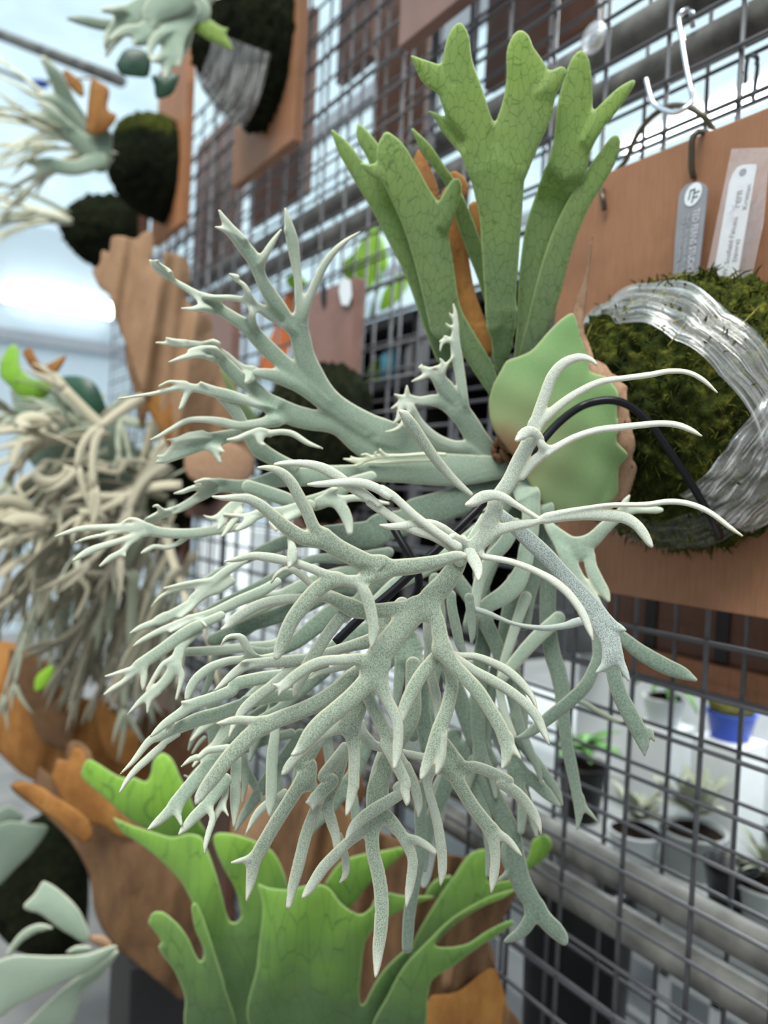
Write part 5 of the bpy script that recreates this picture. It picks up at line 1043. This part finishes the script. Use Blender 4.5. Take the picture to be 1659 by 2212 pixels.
lf('p', 1.02, (505, 1720), (545, 1690), (575, 1720), (590, 1800), (560, 1860), (500, 1840), mat=M['dead'], name='shield_frond')
lf('p', 1.06, (690, 1600), (740, 1640), (790, 1700), (760, 1760), (700, 1740), (640, 1690), mat=M['dead_dark'], name='shield_frond')

# N: mounted board behind the left fan of fronds
pn = thing('staghorn_fern', W(720, 900, YB), 'brown mounted board with a dark moss ball and small white tag, behind the silver fan', 'staghorn fern', 'mounted ferns along the mesh')
board_on(pn, 655, 766, 598, 0.40, False, mat=M['wood_pink'])
mound('moss_mound', W(722, 960, YB), np.array([0.095, 0.125, 0.125]), M['moss_dark'], pn, 26, 56, 28, 0.006)
b = MB(); plate(b, [(735, 606), (744, 600), (756, 606), (759, 640), (752, 660), (738, 658), (732, 630)], YB - .006, .001); tag(b.build('name_tag', M['tagwhite']), 'small white tag hanging on the board behind the silver fan', 'tag')
b = MB(); plate(b, [(693, 612), (698, 600), (703, 620), (703, 655), (698, 668), (693, 650)], YB - .002, .001); b.build('hanging_slot', M['black_matt'], pn, 'dark slot in the board')
kc = W(560, 1000, YB)
for lay in (["p 1180 1150 640,1000,40 585,960,34 540,900,30 505,850,20 480,800,8"],): frond(pn, [lay], GR, st=4)
# O: boards whose tops hang from above the frame
po = thing('hanging_board', W(900, 40, YB), 'pinkish board with a dark lower edge hanging at the top centre', 'board', 'boards on the mesh')
board_on(po, 866, 1020, -25, 0.40, True, mat=M['wood_pink'], name='panel'); 
YR = 0.105
for k, (l, r_, py, below, mt, lb) in enumerate(((728, 800, 120, True, 'wood_dark', 'dark board behind the mesh left of the upright green fronds'), (806, 912, 292, True, 'wood_dark', 'dark board behind the mesh, lower one beside the narrow green frond'),
      (1052, 1285, 44, True, 'wood_dark', 'dark reddish board behind the mesh above the tallest green tips'), (540, 655, 415, True, 'wood_dark', 'dark brown board behind the mesh under the film-wrapped ball'),
      (415, 505, 560, True, 'wood_pink', 'pinkish board behind the mesh between the orange board and the dark edge'), (1292, 1900, 1600, True, 'wood_dark', 'dark brown board behind the mesh under the foreground board'))):
    t_ = thing('hanging_board', W(r_, py, YR), lb, 'board', 'boards behind the mesh')
    h = 0.40 if k != 5 else 0.19
    board_on(t_, l, r_, py, h, below, y=YR, mat=M[mt], name='panel')
    if k == 5:
        x0_, x1_, zb5 = W(l, py, YR)[0], W(r_, py, YR)[0], W(r_, py, YR)[2]
        b = MB(); b.box(x0_, x1_, YR - .012, YR - .0005, zb5 + .004, zb5 + .035); b.build('slat', M['wood'], t_, 'orange-brown lower slat')
        for q in range(5): b = MB(); b.box(x0_ + .06 + q * .09, x0_ + .075 + q * .09, YR - .003, YR - .0005, zb5 + .036, zb5 + .19); b.build('gap', M['black_matt'], t_)
    x_ = W((l + r_) / 2, py, YR)[0]; z_ = W(r_, py, YR)[2] + h
    b = MB(); b.tube(spl3([(x_ - .03, YR + .01, z_ - .02), (x_ - .025, YR - .004, z_ + .02), (x_, YR - .01, z_ + .045), (x_ + .025, YR - .004, z_ + .02), (x_ + .03, YR + .01, z_ - .02)], 6), 0.0025, 8); b.build('wire_loop', M['bronze'], t_)
# slats on the board at the lower right
# ---------------------------------------------------------------- far side of the mesh
def bx(name, px, py, y, wx, wy, wz, mat, label, cat, bev=0.004, grp=None):
    p = W(px, py, y); b = MB(); b.box(p[0] - wx / 2, p[0] + wx / 2, y, y + wy, p[2] - wz / 2, p[2] + wz / 2)
    return tag(b.build(name, mat, bevel=bev), label, cat, grp)
def hollow(name, px, py, y, wx, wy, wz, mat, label, cat, th=0.008, holes=0, grp=None):
    """open-topped box; py is its front bottom edge"""
    p = W(px, py, y); b = MB(); x0, x1 = p[0] - wx / 2, p[0] + wx / 2; z0 = p[2]; z1 = z0 + wz
    b.box(x0, x1, y, y + wy, z0, z0 + th); b.box(x0, x0 + th, y, y + wy, z0, z1); b.box(x1 - th, x1, y, y + wy, z0, z1); b.box(x0, x1, y + wy - th, y + wy, z0, z1)
    if holes:
        b.box(x0, x1, y, y + th, z0, z0 + wz * 0.16); b.box(x0, x1, y, y + th, z1 - wz * 0.2, z1)
        for k in range(holes + 1):
            xx = x0 + (x1 - x0 - 0.022) * k / holes; b.box(xx, xx + 0.022, y, y + th, z0, z1)
    else: b.box(x0, x1, y, y + th, z0, z1)
    b.box(x0 - .006, x1 + .006, y - .006, y + th, z1 - .012, z1); b.box(x0 - .006, x0 + th, y, y + wy, z1 - .012, z1); b.box(x1 - th, x1 + .006, y, y + wy, z1 - .012, z1)
    return tag(b.build(name, mat, bevel=0.002), label, cat, grp)
# bench standing behind the mesh
zbn = W(1500, 1960, 0.35)[2]
t_ = thing('bench', (-0.6, 0.6, 0.0), 'grey bench behind the lower mesh carrying the white boxes', 'bench')
b = MB(); b.box(-3.2, 0.35, 0.32, 1.1, zbn - .03, zbn); b.build('bench_top', M['grey'], t_)
for x in (-3.1, -0.9, 0.25):
    for y in (0.36, 1.05):
        b = MB(); b.box(x, x + .03, y, y + .03, 0, zbn - .03); b.build('leg', M['midgrey'], t_)
def onbench(name, px, y, wx, wy, wz, mat, label, cat, grp=None):
    x = W(px, 1700, y)[0]; b = MB(); b.box(x - wx / 2, x + wx / 2, y, y + wy, zbn, zbn + wz); return tag(b.build(name, mat, bevel=0.006), label, cat, grp)
onbench('storage_box', 1570, 0.66, 0.30, 0.3, 0.27, M['white'], 'large white box on the bench at the right edge, behind the mesh', 'box', 'white boxes')
onbench('storage_box', 1312, 0.66, 0.20, 0.28, 0.26, M['white'], 'white box on the bench left of the blue pot, behind the mesh', 'box', 'white boxes')
onbench('storage_box', 560, 0.55, 0.36, 0.3, 0.42, M['white'], 'tall white box seen through the mesh left of the black rod', 'box', 'white boxes')
onbench('storage_box', 430, 0.60, 0.30, 0.3, 0.40, M['white'], 'white box seen through the mesh at far left, behind the grey fronds', 'box', 'white boxes')
def pot(px, py, y, r, h, mat, label, grp=None, soil=True):
    p = W(px, py, y); t_ = thing('plant_pot', p, label, 'potted plant', grp)
    b = MB(); b.lathe([(0, 0), (r * .75, 0), (r * .97, h * .93), (r * 1.04, h * .93), (r * 1.04, h), (r * .95, h), (r * .92, h * .9), (0, h * .9)], p, 28); b.build('pot', mat, t_)
    b = MB(); b.lathe([(r * .92, 0), (r * .6, .008), (0, .012)], p + np.array([0, 0, h * .9]), 20); b.build('soil', M['soil'], t_)
    return t_, p + np.array([0, 0, h * .9])
def leaves(t_, c, n, L, w, mat, seed, up=0.5, droop=0.9, wmax=1.0, name='leaf'):
    rg = random.Random(seed)
    for k in range(n):
        a = rg.uniform(0, 2 * PI); d = Vector((math.cos(a), math.sin(a), up * rg.uniform(0.4, 1.8))).normalized(); pts = [Vector(c)]; ln = L * rg.uniform(0.6, 1.2)
        for i in range(7): pts.append(pts[-1] + d * ln / 7); d = (d + Vector((0, 0, -droop / 7 * rg.uniform(.6, 1.3)))).normalized()
        rs = [w * math.sin(PI * min(0.97, 0.12 + 0.85 * i / 7)) for i in range(8)]
        mb = MB(); mb.tube(pts, rs, 6, True, 0.16, (0, 0, 1)); mb.build(name, mat, t_)
def bpot(px, y, r, h, mat, label, dz=0.0):
    x = W(px, 1700, y)[0]; z = zbn + dz
    t_ = thing('plant_pot', (x, y, z), label, 'potted plant', 'potted plants on the bench')
    p = np.array([x, y, z]); b = MB(); b.lathe([(0, 0), (r * .75, 0), (r * .97, h * .93), (r * 1.04, h * .93), (r * 1.04, h), (r * .95, h), (r * .92, h * .9), (0, h * .9)], p, 28); b.build('pot', mat, t_)
    b = MB(); b.lathe([(r * .92, 0), (r * .6, .008), (0, .012)], p + np.array([0, 0, h * .9]), 20); b.build('soil', M['soil'], t_)
    return t_, p + np.array([0, 0, h * .9])
def stilt(px, y, w, top_py):
    """small white upturned tray that lifts a pot"""
    x = W(px, 1700, y)[0]; zt2 = W(px, top_py, y)[2]; b = MB(); b.box(x - w / 2, x + w / 2, y - w / 2, y + w / 2, zbn, zt2)
    return tag(b.build('pot_stand', M['white'], bevel=.004), 'white block under the %s pot on the bench' % ('blue' if px > 1500 else 'white'), 'stand'), zt2 - zbn
_, dz = stilt(1570, 0.55, 0.085, 1592)
t_, c_ = bpot(1570, 0.55, 0.040, 0.045, M['blue'], 'small blue pot with a mossy brown ball, seen through the mesh at right', dz)
b = MB(); b.lathe([(0, 0.05), (.03, .045), (.038, .02), (.034, 0), (0, -.005)], c_, 20); b.build('moss_ball', M['moss_fibre'], t_); leaves(t_, c_ + np.array([0, 0, .03]), 12, 0.07, 0.005, M['leaf'], 3, 0.9, 1.2)
_, dz = stilt(1425, 0.56, 0.08, 1560)
t_, c_ = bpot(1425, 0.56, 0.038, 0.05, M['white'], 'white pot with drooping bright green leaves, under the dark board at right', dz); leaves(t_, c_ + np.array([0, 0, .03]), 22, 0.085, 0.010, M['leaf'], 4, 0.6, 1.6)
t_, c_ = bpot(1255, 0.44, 0.045, 0.10, M['black'], 'black pot with mid-green leaves, behind the hanging grey stalks'); leaves(t_, c_ + np.array([0, 0, .03]), 26, 0.075, 0.012, M['leaf'], 5, 0.9, 1.3)
t_, c_ = bpot(1378, 0.395, 0.043, 0.05, M['white'], 'white pot with grey-green rosette, nearest the rails'); leaves(t_, c_ + np.array([0, 0, .02]), 26, 0.065, 0.013, FG, 7, 1.2, 0.8)
t_, c_ = bpot(1503, 0.44, 0.05, 0.07, M['grey'], 'grey pot with round silvery leaves, right of the rosette'); leaves(t_, c_ + np.array([0, 0, .03]), 34, 0.075, 0.018, FG, 6, 1.5, 0.6)
t_, c_ = bpot(1668, 0.41, 0.048, 0.055, M['grey'], 'grey pot with wiry grey plant at the right edge'); leaves(t_, c_ + np.array([0, 0, .02]), 40, 0.07, 0.004, FG, 8, 1.2, 0.6)
for k, (px, y) in enumerate(((1578, 0.385), (1700, 0.56))):
    p = W(px, 1905, y); b = MB(); r = 0.036; b.lathe([(0, 0), (r * .75, 0), (r * .97, .06), (r * 1.04, .062), (r * 1.04, .072), (r * .9, .072), (r * .88, .05), (0, .05)], (p[0], p[1], zbn), 24); tag(b.build('empty_pot', M['black']), ['black empty pot on the bench beside the round-leaved plant', 'black empty pot on the bench at the right edge'][k], 'pot', 'black pots')
# low things under the rails
sh = W(1500, 2118, 0.47)[2] - 0.13
t_ = thing('low_shelf', (-0.5, 0.7, sh), 'pale lower shelf under the bench, seen through the mesh at the bottom right', 'shelf')
b = MB(); b.box(-3.0, 0.2, 0.45, 1.02, sh - .02, sh); b.build('shelf_board', M['white'], t_)
for x in (-2.98, -1.2, 0.17):
    b = MB(); b.box(x, x + .03, 0.45, 0.48, 0, sh - .02); b.build('leg', M['midgrey'], t_)
def tray(px, y, wx, wy, h, label, cat, holes):
    o = hollow('crate', px, 1100, y, wx, wy, h, M['white'], label, cat, holes=holes)
    z0 = min(v.co.z for v in o.data.vertices)
    for v in o.data.vertices: v.co.z += sh - z0
    return o
tray(1610, 0.47, 0.40, 0.30, 0.13, 'white plastic crate with square openings at the bottom right corner', 'crate', 4)
tray(1285, 0.50, 0.18, 0.25, 0.06, 'low white tray at the bottom edge, left of the white crate', 'tray', 3)
p = W(1140, 2230, 0.12); b = MB(); b.lathe([(0, 0), (.07, 0), (.078, .24), (.083, .245), (.083, .255), (.07, .255), (.068, .02), (0, .02)], (p[0], p[1] + 0.09, p[2] - 0.05), 32); tag(b.build('bin', M['black']), 'tall round black bin behind the mesh at the bottom centre right', 'bin')
x_ = W(1300, 2100, 0.80)[0]; b = MB(); b.box(x_ - .30, x_ + .12, 0.80, 1.0, sh, sh + .20); tag(b.build('storage_box', M['white'], bevel=.006), 'pale box on the low shelf behind the white crate and tray, under the rails', 'box')
# dark rack behind the middle of the mesh
pr = W(900, 905, 0.42); t_ = thing('rack', pr, 'black rack with trays, seen through the mesh left of the crown', 'rack')
xR = pr[0]; zt_, zb_ = W(880, 672, 0.42)[2], W(880, 1330, 0.42)[2]
for nm, z in (('shelf', zt_), ('shelf', W(880, 810, 0.42)[2]), ('shelf', W(880, 1000, 0.42)[2]), ('shelf', W(880, 1120, 0.42)[2]), ('shelf', zb_)):
    b = MB(); b.box(xR - .45, xR + .40, 0.42, 0.75, z - .025, z); b.build('shelf', M['black_matt'], t_)
b = MB(); b.box(xR - .45, xR + .40, 0.75, 0.77, zb_, zt_); b.build('back_panel', M['black_matt'], t_)
for x in (xR - .45, xR - .03, xR + .37):
    b = MB(); b.box(x, x + .03, 0.42, 0.75, zb_ - 0.0, zt_); b.build('side_panel', M['black_matt'], t_)
zS = W(880, 810, 0.42)[2] + 0.0005
def bottle(px, pz, y, r, h, mat, label, cap):
    p = W(px, pz, y); p[2] = zS; tt = thing('bottle', p, label, 'bottle', 'things on the black rack')
    b = MB(); b.lathe([(0, 0), (r, 0), (r, h * .7), (r * .4, h * .85), (r * .4, h * .95), (0, h * .95)], p, 20); b.build('body', mat, tt)
    b = MB(); b.lathe([(r * .45, 0), (r * .45, h * .1), (0, h * .1)], p + np.array([0, 0, h * .92]), 16); b.build('cap', cap, tt)
M['aqua'] = plain('aqua_bottle', (0.10, 0.42, 0.60), 0.3)
bottle(845, 803, 0.47, 0.028, 0.10, M['aqua'], 'small aqua blue bottle on the black rack behind the mesh', M['white'])
bottle(895, 803, 0.50, 0.026, 0.12, M['white'], 'white bottle on the black rack, nearest the narrow green frond', M['grey'])
bottle(815, 803, 0.52, 0.026, 0.09, M['leaf_lime'], 'small yellow-green bottle on the black rack beside the aqua one', M['white'])
p = W(870, 998, 0.46); zS = W(880, 1000, 0.42)[2] + .0005; b = MB(); b.box(p[0] - .10, p[0] + .10, 0.46, 0.66, zS, zS + .10); tag(b.build('folded_film', M['grey'], bevel=.02), 'folded grey plastic bundle on the black rack', 'bundle')
# lime plant and orange card behind the mesh, above the rack
t_ = thing('climbing_plant', W(800, 560, 0.22), 'bright lime-green leaves behind the mesh, left of the upright fronds', 'plant')
for pts, d_ in (([(733, 570), (765, 545), (790, 505), (812, 492), (832, 530), (838, 575), (812, 600), (795, 640), (775, 612), (745, 600)], 1.5), ([(818, 675), (828, 632), (850, 600), (885, 588), (880, 620), (856, 655)], 1.48), ([(800, 480), (850, 470), (880, 500), (850, 520)], 1.55), ([(617, 600), (640, 590), (665, 612), (650, 625), (625, 622)], 1.6)):
    leafpoly(t_, pts, M['leaf_lime'], d_, 'leaf')
b = MB(); b.tube(spl3([P(800, 690, 1.55), P(820, 600, 1.54), P(815, 500, 1.54), P(850, 440, 1.55)], 6), 0.004, 6); b.build('stem', M['leaf'], t_)
t_ = thing('price_card', P(600, 720, 1.62), 'bright orange card behind the fan of silver fronds', 'card')
o_ = [P(x, y, 1.62) for x, y in ((618, 632), (642, 628), (640, 690), (618, 770), (590, 806), (552, 802), (575, 752), (600, 690))]; b = MB(); n_ = len(o_)
b.add(o_ + [q + np.array([0, .002, 0]) for q in o_], [tuple(range(n_)), tuple(range(2 * n_ - 1, n_ - 1, -1))] + [(i, i + n_, (i + 1) % n_ + n_, (i + 1) % n_) for i in range(n_)]); b.build('card', M['orange'], t_)
